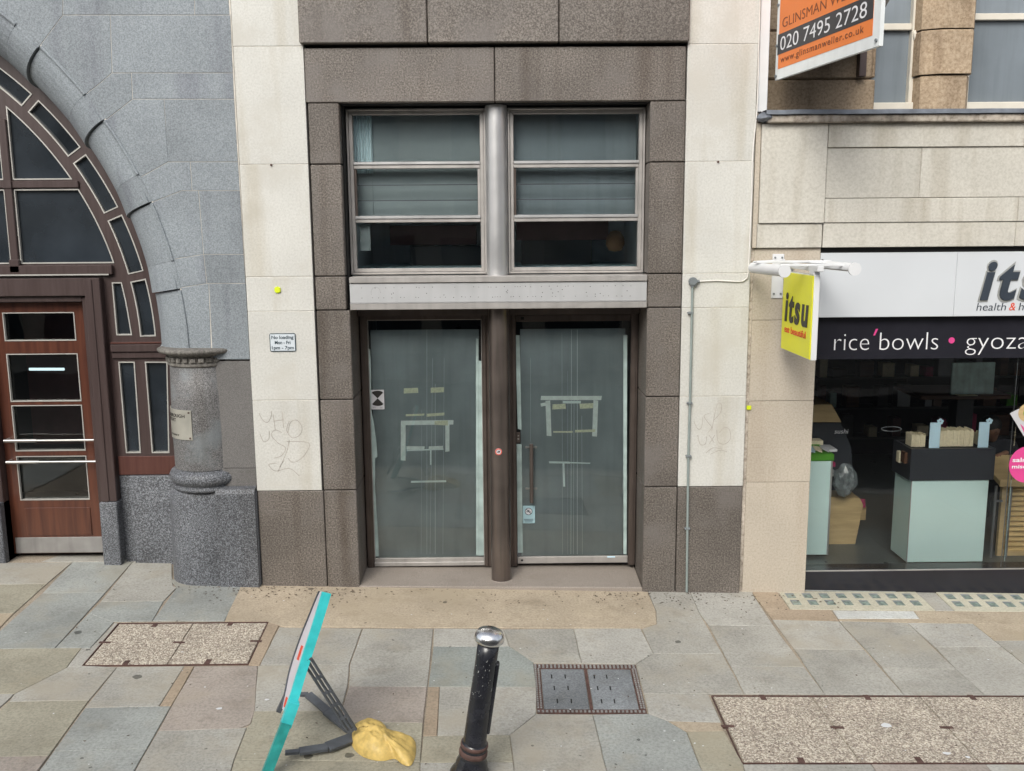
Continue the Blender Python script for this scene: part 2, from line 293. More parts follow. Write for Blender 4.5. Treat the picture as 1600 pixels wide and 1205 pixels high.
# ---------------------------------------------------------------- object helpers
ORG = {}
def tag(o, label=None, cat=None, group=None, kind=None):
    if label: o['label'] = label
    if cat: o['category'] = cat
    if group: o['group'] = group
    if kind: o['kind'] = kind
    return o
def thing(name, label, cat, loc, group=None):
    o = bpy.data.objects.new(name, None); S.collection.objects.link(o); o.location = loc
    o.empty_display_size = .1; ORG[o.name] = Vector(loc)
    return tag(o, label, cat, group)
class MB:
    def __init__(s): s.v = []; s.f = []; s.sm = []
    def add(s, vs, fs, smooth=False):
        k = len(s.v); s.v += [tuple(v) for v in vs]; s.f += [tuple(i+k for i in f) for f in fs]; s.sm += [smooth]*len(fs); return s
    def box(s, x0, x1, y0, y1, z0, z1, c=.0, R=None, at=None):
        if x1 < x0: x0, x1 = x1, x0
        if y1 < y0: y0, y1 = y1, y0
        if z1 < z0: z0, z1 = z1, z0
        c = min(c, (x1-x0)*.4, (y1-y0)*.4, (z1-z0)*.4)
        if c <= 0:
            vs = [(x, y, z) for x in (x0, x1) for y in (y0, y1) for z in (z0, z1)]
            fs = [(0,1,3,2),(4,6,7,5),(0,4,5,1),(2,3,7,6),(0,2,6,4),(1,5,7,3)]
        else:
            bm = bmesh.new(); bmesh.ops.create_cube(bm, size=1)
            for v in bm.verts: v.co = Vector(((x0+x1)/2+v.co.x*(x1-x0), (y0+y1)/2+v.co.y*(y1-y0), (z0+z1)/2+v.co.z*(z1-z0)))
            bmesh.ops.bevel(bm, geom=bm.edges[:], offset=c, segments=1, affect='EDGES')
            bm.verts.index_update(); vs = [v.co.copy() for v in bm.verts]; fs = [[v.index for v in f.verts] for f in bm.faces]; bm.free()
        if R is not None: vs = [at + R @ (Vector(v)-at) for v in vs]
        return s.add(vs, fs)
    def prism(s, pts, ext, c=0.0):
        """closed polygon of 3-D points pushed along ext; c chamfers the front rim"""
        n = len(pts); P = [Vector(p) for p in pts]; E = Vector(ext)
        nn = Vector((0,0,0))
        for i in range(n): nn += P[i].cross(P[(i+1) % n])
        if nn.dot(E) > 0: P = P[::-1]; nn = -nn
        nn.normalize()           # front face normal, away from ext
        ins = inset(P, nn, c) if c else P
        vs = []
        if c:
            d = nn*c
            vs = ins + [p - d for p in P] + [p+E for p in P]
            fs = [tuple(range(n))]
            for i in range(n):
                j = (i+1) % n; fs += [(i, n+i, n+j, j), (n+i, 2*n+i, 2*n+j, n+j)]
            fs.append(tuple(range(3*n-1, 2*n-1, -1)))
        else:
            vs = P + [p+E for p in P]; fs = [tuple(range(n))] + [(i, n+i, n+(i+1) % n, (i+1) % n) for i in range(n)] + [tuple(range(2*n-1, n-1, -1))]
        return s.add(vs, fs)
    def cyl(s, a, b, r, r2=None, n=16, caps=True, smooth=True):
        a, b = Vector(a), Vector(b); r2 = r if r2 is None else r2; d = (b-a).normalized()
        u = d.orthogonal().normalized(); w = d.cross(u)
        vs = [a+(u*cos(2*pi*i/n)+w*sin(2*pi*i/n))*r for i in range(n)] + [b+(u*cos(2*pi*i/n)+w*sin(2*pi*i/n))*r2 for i in range(n)]
        s.add(vs, [(i, (i+1) % n, n+(i+1) % n, n+i) for i in range(n)], smooth)
        if caps: s.add(vs, [tuple(range(n-1, -1, -1)), tuple(range(n, 2*n))])
        return s
    def tube(s, pts, r, n=8):
        P = [Vector(p) for p in pts]; rings = []; u = None
        for i, p in enumerate(P):
            d = (P[min(i+1, len(P)-1)]-P[max(i-1, 0)]).normalized()
            u = d.orthogonal().normalized() if u is None else (u - d*u.dot(d)).normalized()
            w = d.cross(u); rings.append([p+(u*cos(2*pi*k/n)+w*sin(2*pi*k/n))*r for k in range(n)])
        vs = [v for q in rings for v in q]; fs = []
        for i in range(len(P)-1):
            for k in range(n): fs.append((i*n+k, i*n+(k+1) % n, (i+1)*n+(k+1) % n, (i+1)*n+k))
        s.add(vs, fs, True); s.add(rings[0], [tuple(range(n-1, -1, -1))]); s.add(rings[-1], [tuple(range(n))]); return s
    def lathe(s, c, prof, n=40, a0=0, a1=2*pi, smooth=True, M4=None):
        full = abs(a1-a0-2*pi) < 1e-4; m = n if full else n+1; vs = []
        for r, z in prof:
            for i in range(m):
                a = a0+(a1-a0)*i/n; vs.append(Vector((c[0]+r*cos(a), c[1]+r*sin(a), c[2]+z)))
        if M4 is not None: vs = [M4 @ v for v in vs]
        fs = []
        for k in range(len(prof)-1):
            for i in range(n): j = (i+1) % m; fs.append((k*m+i, k*m+j, (k+1)*m+j, (k+1)*m+i))
        return s.add(vs, fs, smooth)
    def build(s, name, m, parent=None, label=None, kind=None, cat=None, group=None, origin=None):
        org = ORG.get(parent.name, Vector((0,0,0))) if parent else Vector(origin or (0,0,0))
        me = bpy.data.meshes.new(name); me.from_pydata([tuple(Vector(v)-org) for v in s.v], [], s.f)
        me.polygons.foreach_set('use_smooth', s.sm); me.update()
        me.materials.append(M[m]); o = bpy.data.objects.new(name, me); S.collection.objects.link(o)
        if parent: o.parent = parent; ORG[o.name] = org
        else: o.location = org; ORG[o.name] = org
        return tag(o, label, cat, group, kind)
def inset(P, nn, c):
    n = len(P); out = []
    for i in range(n):
        a = (P[i]-P[i-1]).normalized(); b = (P[(i+1) % n]-P[i]).normalized()
        ia, ib = nn.cross(a), nn.cross(b); k = 1+ia.dot(ib)
        out.append(P[i] + (ia+ib)*(c/max(k, .35)))
    return out
def box(name, m, parent, x0, x1, y0, y1, z0, z1, c=.002, **k): return MB().box(x0, x1, y0, y1, z0, z1, c).build(name, m, parent, **k)
def XZ(pts, y): return [(x, y, z) for x, z in pts]
def FP(pts, y): return [F(a, b, y) for a, b in pts]
def sheet_with_holes(name, m, parent, outer, holes, y, depth):
    """a board in the XZ plane with real openings"""
    cu = bpy.data.curves.new(name, 'CURVE'); cu.dimensions = '2D'; cu.fill_mode = 'BOTH'; cu.extrude = depth/2
    for pts in [outer]+holes:
        sp = cu.splines.new('POLY'); sp.points.add(len(pts)-1); sp.use_cyclic_u = True
        for i, p in enumerate(pts): sp.points[i].co = (p[0], p[1], 0, 1)
    t = bpy.data.objects.new(name, cu); S.collection.objects.link(t)
    me = bpy.data.meshes.new_from_object(t.evaluated_get(bpy.context.evaluated_depsgraph_get()))
    bpy.data.objects.remove(t); org = ORG[parent.name]
    for v in me.vertices: v.co = Vector((v.co.x, y+depth/2-v.co.z, v.co.y)) - org
    me.materials.clear(); me.materials.append(M[m]); o = bpy.data.objects.new(name, me); S.collection.objects.link(o); o.parent = parent; ORG[o.name] = org
    return o
def text(name, string, m, parent, O, U, V, width, cap, depth=.002, bold=0., shear=0., lift=.001, bend=None, label=None, serif=False, spacing=1.):
    """lettering as a thin raised mesh; O baseline left, U reading direction, V up, width/cap in metres"""
    cu = bpy.data.curves.new(name, 'FONT'); cu.body = string; cu.offset = bold; cu.extrude = .5; cu.resolution_u = 4; cu.space_character = spacing
    t = bpy.data.objects.new(name, cu); S.collection.objects.link(t)
    me = bpy.data.meshes.new_from_object(t.evaluated_get(bpy.context.evaluated_depsgraph_get()))
    bpy.data.objects.remove(t); xs = [v.co.x for v in me.vertices]; x0, x1 = min(xs), max(xs)
    U, V = Vector(U).normalized(), Vector(V).normalized(); N = U.cross(V); O = Vector(O); org = ORG[parent.name]
    sx = width/(x1-x0); sy = cap/.72
    for v in me.vertices:
        a = (v.co.x-x0)*sx + shear*v.co.y*sy; b = v.co.y*sy; c = lift+(v.co.z+.5)*depth
        p = bend(a, b, c) if bend else O+U*a+V*b+N*c
        v.co = Vector(p)-org
    me.materials.clear(); me.materials.append(M[m]); o = bpy.data.objects.new(name, me); S.collection.objects.link(o); o.parent = parent; ORG[o.name] = org
    return tag(o, label)
def ribbon(pts, w, y, t=.0008):
    """thin flat pen line on a plane y"""
    mb = MB()
    for (x0, z0), (x1, z1) in zip(pts[:-1], pts[1:]):
        d = Vector((x1-x0, 0, z1-z0)); 
        if d.length < 1e-5: continue
        d.normalize(); nrm = Vector((-d.z, 0, d.x))*w/2; a = Vector((x0, y, z0))-d*w*.3; b = Vector((x1, y, z1))+d*w*.3
        mb.add([a-nrm, b-nrm, b+nrm, a+nrm], [(0,1,2,3)])
    return mb
def spline(pts, n=6):
    out = []
    for i in range(len(pts)-1):
        p0, p1, p2, p3 = pts[max(i-1,0)], pts[i], pts[i+1], pts[min(i+2, len(pts)-1)]
        for k in range(n):
            t = k/n; out.append(tuple(.5*((2*b)+(-a+c)*t+(2*a-5*b+4*c-d)*t*t+(-a+3*b-3*c+d)*t**3) for a, b, c, d in zip(p0, p1, p2, p3)))
    out.append(tuple(pts[-1])); return out
# ================================================================= SETTING
# ---- road, kerb, pavement bed
def gsheet(name, m, x0, x1, y0, y1, dz, kind='structure', nx=1):
    mb = MB(); vs = [(x0,y0,gz(x0,y0)+dz),(x1,y0,gz(x1,y0)+dz),(x1,y1,gz(x1,y1)+dz),(x0,y1,gz(x0,y1)+dz)]
    mb.add(vs, [(0,1,2,3)]); return mb.build(name, m, None, kind=kind)
KY = -3.62
road = gsheet('road', 'asphalt', -60, 60, -12.5, KY, -.13)
pave = MB()
pave.prism([(-60,KY+.15,gz(-60,KY)-.009),(60,KY+.15,gz(60,KY)-.009),(60,.7,gz(60,.7)-.009),(-60,.7,gz(-60,.7)-.009)], (0,0,-.2))
pave = pave.build('pavement', 'mortar', None, kind='structure')
kerb = MB().prism([(-60,KY,gz(-60,KY)),(60,KY,gz(60,KY)),(60,KY+.148,gz(60,KY)+.001),(-60,KY+.148,gz(-60,KY)+.001)], (0,0,-.22)).build('kerb', 'kerb', None, kind='structure')
far_pave = MB().prism([(-60,-16,-.1),(60,-16,-.1),(60,-12.5,-.1),(-60,-12.5,-.1)], (0,0,-.3)).build('far_pavement', 'slab_grey', None, kind='structure')
base_gr = MB().add([(-150,-150,-2.2),(150,-150,-2.2),(150,150,-2.2),(-150,150,-2.2)], [(0,1,2,3)]).build('ground', 'asphalt', None, kind='structure')
# ---- slabs, each its own piece of the pavement
def slab(pts, col, world=False, name='paving_slab', parent=None, dz=0., gap=.004, jit=True):
    P = pts if world else [G(*p) for p in pts]
    a = sum(P[i][0]*P[(i+1) % len(P)][1]-P[(i+1) % len(P)][0]*P[i][1] for i in range(len(P)))
    if a < 0: P = P[::-1]
    h = random.uniform(-.0012, .0018) if jit else 0
    V3 = [Vector((x, y, 0)) for x, y in P]; nn = Vector((0,0,1))
    # break long edges so the worn outline wavers
    Q = []
    for i in range(len(V3)):
        A, B = V3[i], V3[(i+1) % len(V3)]; k = max(1, int((B-A).length/.13))
        for j in range(k): Q.append(A.lerp(B, j/k))
    lo = inset(Q, nn, gap*.5); hi = inset(Q, nn, gap*.5+.0035); n = len(Q)
    if jit:
        for i in range(n):
            w = Vector((mnoise.noise(lo[i]*9+Vector((0,0,a))), mnoise.noise(lo[i]*9+Vector((5,3,a))), 0))*.004
            lo[i] = lo[i]+w; hi[i] = hi[i]+w*1.2
    vs = [(v.x, v.y, gz(v.x, v.y)+dz+h) for v in hi] + [(v.x, v.y, gz(v.x, v.y)+dz+h-.003) for v in lo] + [(v.x, v.y, gz(v.x, v.y)+dz-.03) for v in lo]
    fs = [tuple(range(n))]
    for i in range(n):
        j = (i+1) % n; fs += [(n+i, n+j, j, i), (2*n+i, 2*n+j, n+j, n+i)]
    return MB().add(vs, fs).build(name, col, parent or pave)
SL = [
 ('grey',[(-90,880),(113,878.5),(73,912),(-125,915)]),('olive',[(-125,915),(73,912),(22,958),(-190,962)]),
 ('beige',[(-190,962),(22,958),(-32,1013),(-260,1016)]),
 ('blue',[(113,878.5),(208,877),(164.5,926),(65.5,927)]),('blue',[(65.5,927),(164.5,926),(86,1012.5),(-32,1013.5)]),
 ('grey',[(208,877),(268,873),(270,915),(276,918),(256,939),(157,940)]),('blue',[(157,940),(256,939),(238,970),(174,971),(139,958)]),
 ('blue',[(139,958),(178,972),(141,1012.5),(86,1012.5)]),('grey',[(180,972),(185,974.5),(130,1040),(104,1043),(127,1012.5),(141,1012.5)]),
 ('blue',[(276,918),(264,905),(378,905),(376,920),(351,970),(238,970)]),
 ('beige',[(376,905),(1011,908),(1013,927),(1025,955),(1026,974),(1004,981),(780,980.5),(446,979),(432,975.5),(414,971),(351,970)]),
 ('tan',[(419,971),(436,977),(406,1040),(388,1038)]),
 ('olive',[(-260,1016),(127,1012.5),(104,1043),(65,1063),(22,1084),(-330,1087)]),
 ('grey',[(-330,1087),(22,1084),(10,1096),(-88,1183),(-500,1187)]),
 ('grey',[(104,1043),(130,1040),(183,1042),(139,1094),(14,1096),(22,1084),(65,1063)]),
 ('olive',[(14,1096),(139,1094),(76,1181),(-88,1183)]),
 ('grey',[(183,1042),(288,1041),(249,1103.5),(133,1106)]),('tan',[(288,1041),(304,1041),(268,1103),(249,1103.5)]),
 ('blue',[(133,1106),(268,1103),(229,1170),(84,1174)]),('blue',[(84,1174),(229,1170),(170,1275),(2,1280)]),
 ('pink',[(-88,1183),(76,1181),(2,1280),(-260,1285)]),
 ('pink',[(304,1041),(403,1040),(398,1112),(392,1130),(374,1138),(247,1142),(268,1103)]),
 ('grey',[(247,1142),(374,1138),(386,1136),(366,1187),(340,1275),(170,1275)]),
 ('grey',[(436,980),(566,982),(546,1038),(406,1039)]),('grey',[(403,1040),(546,1038),(543,1072),(532,1111),(397,1111)]),
 ('grey',[(567,982),(677,982),(668,1073),(545,1072),(547,1038)]),('pink',[(545,1072),(668,1073),(661,1129),(530,1128),(533,1111)]),
 ('olive',[(397,1111),(532,1111),(530,1128),(661,1129),(657,1191),(366,1187),(386,1136),(392,1130)]),
 ('olive',[(366,1187),(657,1191),(654,1275),(340,1275)]),
 ('pale',[(678,982),(787,983),(796,1010),(677,1010)]),('green',[(677,1010),(796,1010),(834,1035),(838,1073),(669,1073)]),
 ('tan',[(669,1073),(687,1073),(683,1149),(661,1150)]),('grey',[(687,1073),(838,1073),(838,1115),(797,1148),(683,1149)]),
 ('olive',[(661,1150),(797,1148),(802,1190),(657,1191)]),('grey',[(657,1191),(802,1190),(811,1275),(654,1275)]),
 ('grey',[(787,983),(896,982),(909,1036),(834,1035),(796,1010)]),('pale',[(896,982),(1001,982),(1021,1021),(993,1037),(909,1036)]),
 ('grey',[(1021,1021),(1129,1021.5),(1163,1084),(1006,1084),(993,1038)]),
 ('grey',[(1013,926),(1012,908),(1075,908),(1080,929),(1092,956),(1129,1021.5),(1021,1021),(1003,982),(1026,975),(1025,955)]),
 ('pale',[(1080,929),(1076,908),(1170,910),(1178,931),(1209,978),(1107,977),(1092,956)]),
 ('grey',[(1107,977),(1209,978),(1257,1042),(1142,1041)]),('grey',[(1142,1041),(1257,1042),(1289,1085),(1163,1084)]),
 ('pale',[(1006,1084),(1107,1085),(1127,1129),(1044,1127),(1013,1115)]),('beige',[(1044,1127),(1127,1129),(1131,1142),(1073,1143)]),
 ('olive',[(1073,1143),(1131,1142),(1161,1193),(1180,1275),(1130,1275),(1097,1205)]),
 ('grey',[(838,1115),(926,1116),(948,1204),(968,1275),(811,1275),(797,1148)]),
 ('blue',[(926,1116),(1013,1115),(1044,1127),(1073,1144),(1097,1205),(1130,1275),(968,1275),(948,1204)]),
 ('tan',[(1178,931),(1172,910),(1216,910),(1216,929),(1234,952),(1298,953),(1311,970),(1207,968)]),
 ('grey',[(1431,925.5),(1461,926),(1492,955),(1462,954)]),('white',[(1301,953.5),(1428,955),(1437,966.5),(1310,966.5)]),
 ('beige',[(1428,955),(1492,955),(1740,958),(1780,977),(1520,974.5),(1418,973),(1311,970.5),(1310,967),(1437,967)]),
 ('pale',[(1207,968),(1311,970.5),(1350,1015),(1241,1014)]),('grey',[(1241,1014),(1350,1015),(1413,1086),(1289,1085)]),
 ('grey',[(1311,970.5),(1418,973),(1494,1046),(1379,1043)]),('grey',[(1379,1043),(1494,1046),(1541,1087),(1413,1086)]),
 ('pale',[(1418,973),(1520,974.5),(1565,1010),(1461,1011)]),('grey',[(1461,1011),(1565,1010),(1665,1088),(1541,1087),(1494,1046)]),
 ('beige',[(1520,974.5),(1780,977),(1810,1001),(1554,1001)]),('grey',[(1554,1001),(1810,1001),(1900,1088),(1665,1088)]),
 ('grey',[(1161,1194),(1361,1194),(1420,1275),(1180,1275)]),('pink',[(1361,1194),(1540,1194),(1610,1275),(1420,1275)]),('pale',[(1540,1194),(1800,1194),(1900,1275),(1610,1275)]),
]
for c, p in SL: slab(p, 'slab_'+c)
# grey threshold stones under the shop window
for a, b in ((1257, 1397), (1397, 1560), (1560, 1800)):
    slab([(a, 905), (b, 907), (b+4, 925.5), (a, 922.5)], 'slab_blue')
# courses outside the picture
ly = G(800, 1275)[1]
xx = -9.0
while xx < 9.0:
    w = random.uniform(.6, 1.0); slab([(xx, KY+.155), (xx+w, KY+.155), (xx+w, ly-.02), (xx, ly-.02)], 'slab_'+random.choice(['grey','blue','olive','pale']), world=True); xx += w
for side in (-1, 1):
    yy = ly
    while yy < .3:
        x = 5.75 if side < 0 else 5.6
        for k in range(4):
            w = random.uniform(.6, .95); xa, xb = (side*x, side*(x+w)) if side > 0 else (side*(x+w), side*x)
            slab([(xa, yy), (xb, yy), (xb, yy+.58), (xa, yy+.58)], 'slab_'+random.choice(['grey','blue','olive','grey']), world=True); x += w
        yy += .58
# ---- inspection covers
def cover(px_panels, frame, label, mat_panel='aggregate', tabs=()):
    cpx = G(*frame[0]); t = thing('inspection_cover', label, 'cover', (cpx[0], cpx[1], gz(*cpx)), 'inspection covers in the pavement')
    fr = MB(); P = [G(*p) for p in frame]
    for i in range(len(P)):
        a, b = Vector((*P[i], 0)), Vector((*P[(i+1) % len(P)], 0)); d = (b-a).normalized(); q = Vector((-d.y, d.x, 0))*.0035
        fr.prism([(v.x, v.y, gz(v.x, v.y)+.0015) for v in (a-q, b-q, b+q, a+q)], (0,0,-.03))
    fr.build('frame', 'rust', t)
    for p in px_panels: slab(p, mat_panel, name='cover_panel', parent=t, gap=.008, jit=False, dz=.0)
    for (px, py, ang) in tabs:
        x, y = G(px, py); a = .045 if ang == 0 else .02; b = .014 if ang == 0 else .035
        MB().prism([(x-a,y-b,gz(x-a,y-b)+.0025),(x+a,y-b,gz(x+a,y-b)+.0025),(x+a,y+b,gz(x+a,y+b)+.0025),(x-a,y+b,gz(x-a,y+b)+.0025)], (0,0,-.02)).build('lifting_slot', 'rust', t)
    return t
cover([[(186,975),(302,974),(261,1038),(131,1039)],[(302,974),(418,973),(387,1036),(261,1038)]], [(185,974),(419,972),(388,1037.5),(129,1040)],
      'pebble-filled double inspection cover to the left of the fallen turquoise sign', tabs=((242,977,1),(360,975,1),(164,1004,0),(280,1004,0),(400,1002,0),(197,1036,1),(325,1034,1)))
cover([[(1114,1088),(1268,1088.5),(1345,1191),(1162,1191)],[(1268,1088.5),(1437,1088.5),(1531,1191),(1345,1191)],[(1437,1088.5),(1606,1088.5),(1716,1191),(1531,1191)]],
      [(1112,1087),(1608,1087.5),(1719,1192.5),(1160,1192.5)], 'large pebble-filled inspection cover by the right edge of the pavement, three panels wide',
      tabs=((1192,1090,1),(1355,1090,1),(1519,1090,1),(1308,1137,0),(1479,1137,0),(1137,1135,0),(1252,1189,1),(1436,1188,1)))
# small rusty cover with toothed rim
p0 = G(834, 1038); mc = thing('manhole_cover', 'small twin-lid manhole cover with rusty toothed rim right of the bollard', 'manhole cover', (p0[0], p0[1], gz(*p0)))
O4 = [Vector((*G(*p), 0)) for p in [(834,1037.5),(993,1038.5),(1011,1114.5),(839.5,1114)]]
def bil(u, v):
    a = O4[0].lerp(O4[1], u); b = O4[3].lerp(O4[2], u); return a.lerp(b, v)
def gpatch(us, vs, dz, ext=-.03, c=0):
    P = [bil(us[0], vs[0]), bil(us[1], vs[0]), bil(us[1], vs[1]), bil(us[0], vs[1])]
    return [(p.x, p.y, gz(p.x, p.y)+dz) for p in P]
mb = MB()
for us, vs in (((0,1),(0,.1)),((0,1),(.93,1)),((0,.06),(.1,.93)),((.94,1),(.1,.93)),((.487,.513),(.1,.93))): mb.prism(gpatch(us, vs, -.002), (0,0,-.03))
mb.build('rim', 'rust', mc)
MB().prism(gpatch((.065,.482),(.115,.92), .001), (0,0,-.03), .003).build('lid', 'ironlid', mc)
MB().prism(gpatch((.518,.935),(.115,.92), .0015), (0,0,-.03), .003).build('lid', 'ironlid', mc)
for lu in ((.2,.66),(.32,.87)): pass
for u in (.17,.3,.58,.7):
    for v in (.28,.52,.78):
        uu = u+(v-.5)*.06; MB().prism(gpatch((uu,uu+.012),(v-.04,v+.04), .003), (0,0,-.01)).build('key_slot', 'black', mc)
teeth = MB()
for i in range(26):
    for v in (.012, .055, .955): teeth.prism(gpatch((i/26+.004, i/26+.024), (v, v+.03), .004), (0,0,-.01))
for i in range(20):
    for u in (.004, .032, .952, .978): teeth.prism(gpatch((u, u+.017), (.1+i/24, .1+i/24+.02), .004), (0,0,-.01))
teeth.build('tooth_rim', 'kerb', mc, kind='stuff')
# ---- pavement lights in front of the shop
def plights(quad, label, nx, rows=((.12,.38),(.5,.76))):
    Q = [Vector((*G(*p), 0)) for p in quad]
    t = thing('pavement_light', label, 'pavement light', (Q[0].x, Q[0].y, gz(Q[0].x, Q[0].y)), 'glass block panels along the shop window')
    def b2(u, v): return Q[0].lerp(Q[1], u).lerp(Q[3].lerp(Q[2], u), v)
    slab([(v.x, v.y) for v in Q], 'cream_conc', world=True, name='concrete_panel', parent=t, jit=False)
    for r, (v0, v1) in enumerate(rows):
        for i in range(nx):
            u0 = .035+r*.004+i*.965/nx; u1 = u0+.5/nx
            P = [b2(u0,v0), b2(u1,v0), b2(u1,v1), b2(u0,v1)]
            MB().prism([(p.x,p.y,gz(p.x,p.y)+.0008) for p in P], (0,0,-.02)).build('glass_block', 'prism', t)
            MB().prism([(p.x,p.y,gz(p.x,p.y)+.0016) for p in (b2(u0,v0), b2(u1,v0), b2(u1,v0+.06), b2(u0+.12*(u1-u0),v0+.06), b2(u0+.12*(u1-u0),v1), b2(u0,v1))], (0,0,-.02)).build('block_lip', 'box_grey', t)
    return t
plights([(1216,924),(1431,924.5),(1462,953.7),(1235,952)], 'cream panel of square glass blocks nearest the buff pier', 8)
plights([(1462,925),(1700,927),(1745,957.5),(1492,955)], 'cream panel of square glass blocks running out of the picture on the right', 9)
# ---- leaf litter against the walls
lit = MB()
for i in range(520):
    k = random.random()
    if k < .75: x = random.choice([random.uniform(-2.9, 3), random.gauss(-2.1, .5), random.gauss(1.7, .6)]); y = -.02-abs(random.gauss(0, .16))
    else: x = random.uniform(-4.5, 4.8); y = random.uniform(-2.9, -.1)
    if x < -3 : y = random.uniform(-1, .3)
    s = random.uniform(.005, .016)*(1 if k < .75 else .8); a = random.uniform(0, pi); z = gz(x, y)+.003
    c, d = cos(a)*s, sin(a)*s; lit.add([(x-c,y-d,z),(x+d*.5,y-c*.5,z+.001),(x+c,y+d,z+.002),(x-d*.5,y+c*.5,z)], [(0,1,2,3)])
tag(lit.build('leaf_litter', 'debris', None), 'dark crumbs and leaf bits scattered along the foot of the walls', 'litter', kind='stuff')
wh = MB()
for i in range(110):
    x = random.uniform(-4, 4.5); y = random.uniform(-2.95, -.1); s = random.uniform(.003, .009); z = gz(x, y)+.0035
    wh.add([(x+s*cos(a)*random.uniform(.6,1.2), y+s*sin(a)*random.uniform(.5,1), z) for a in [i*pi/3 for i in range(6)]], [(0,1,2,3,4,5)])
for px, py, s in ((343,1108,.03),(417,1094,.022),(1385,1134,.05),(1480,1178,.03),(1512,1184,.022)):
    x, y = G(px, py); z = gz(x, y)+.004
    wh.add([(x+s*cos(a)*random.uniform(.5,1), y+s*.8*sin(a)*random.uniform(.5,1), z) for a in [i*pi/4 for i in range(8)]], [tuple(range(8))])
tag(wh.build('paint_spatter', 'white', None), 'white flecks of paint and droppings on the paving', 'spatter', kind='stuff')
# ================================================================= CENTRE BUILDING
cb = thing('shop_building', 'vacant shop unit clad in brown granite between two cream stone strips', 'building', (0, 0, 0))
GT = 5.9
# backing core so no light leaks between blocks
core = MB()
core.box(-2.19, -1.33, .09, .6, -.3, GT); core.box(1.28, 2.14, .09, .6, -.3, GT); core.box(-1.33, 1.28, .09, .6, 4.25, GT)
core.build('wall_core', 'black', cb)
def blk(name, x0, x1, z0, z1, m, y=0., d=.3, g=.004, c=.006):
    return box(name, m, cb, x0+g, x1-g, y, y+d, z0+g, z1-g, c)
# cream panels
LZ = [.93, 1.747, 2.525, 2.82, 3.757, 4.702, GT]
for z0, z1 in zip(LZ[:-1], LZ[1:]):
    for x0, x1 in ((-2.19, -1.612), (1.552, 2.138)):
        blk('stone_panel', x0, x1, z0, z1, 'limestone', g=.0022, c=.003)
        # pale joint pointing
    box('joint', 'white_mortar', cb, -2.185, -1.616, .004, .05, z1-.003, z1+.003, 0); box('joint', 'white_mortar', cb, 1.556, 2.134, .004, .05, z1-.003, z1+.003, 0)
# granite bases under cream panels (two slabs each side, joint offset)
for x0, x1 in ((-2.19, -1.6), (1.552, 2.138)): blk('granite_block', x0, x1, -.3, .93, 'granite_brown')
PZ = [-.3, .93, 1.747, 2.53, 2.82, 3.755, 4.252]
for z0, z1 in zip(PZ[:-1], PZ[1:]):
    for s in (0, 1):
        if s == 0: x0, x1 = (-1.6, -1.305 if z1 < 2.6 else -1.335)
        else: x0, x1 = (1.25, 1.552)
        blk('granite_block', x0, x1, z0, z1, 'granite_brown', g=.004, c=.007, d=.5 if z1 < 2.6 else .26)
# lintels and upper courses
for x0, x1 in ((-1.612, -.043), (-.043, 1.545)): blk('granite_block', x0, x1, 4.252, 4.69, 'granite_brown', y=.0, g=.003, c=.006)
for x0, x1 in ((-1.64, -.588), (-.588, .487), (.487, 1.56)): blk('granite_block', x0, x1, 4.712, 5.9, 'granite_brown', y=-.05, g=.004, c=.008)
# step
st = MB().prism([(-1.315,.0,.034),(1.252,.0,-.012),(1.252,.62,-.005),(-1.315,.62,.04)], (0,0,-.3), .006).build('step', 'granite_step', cb)
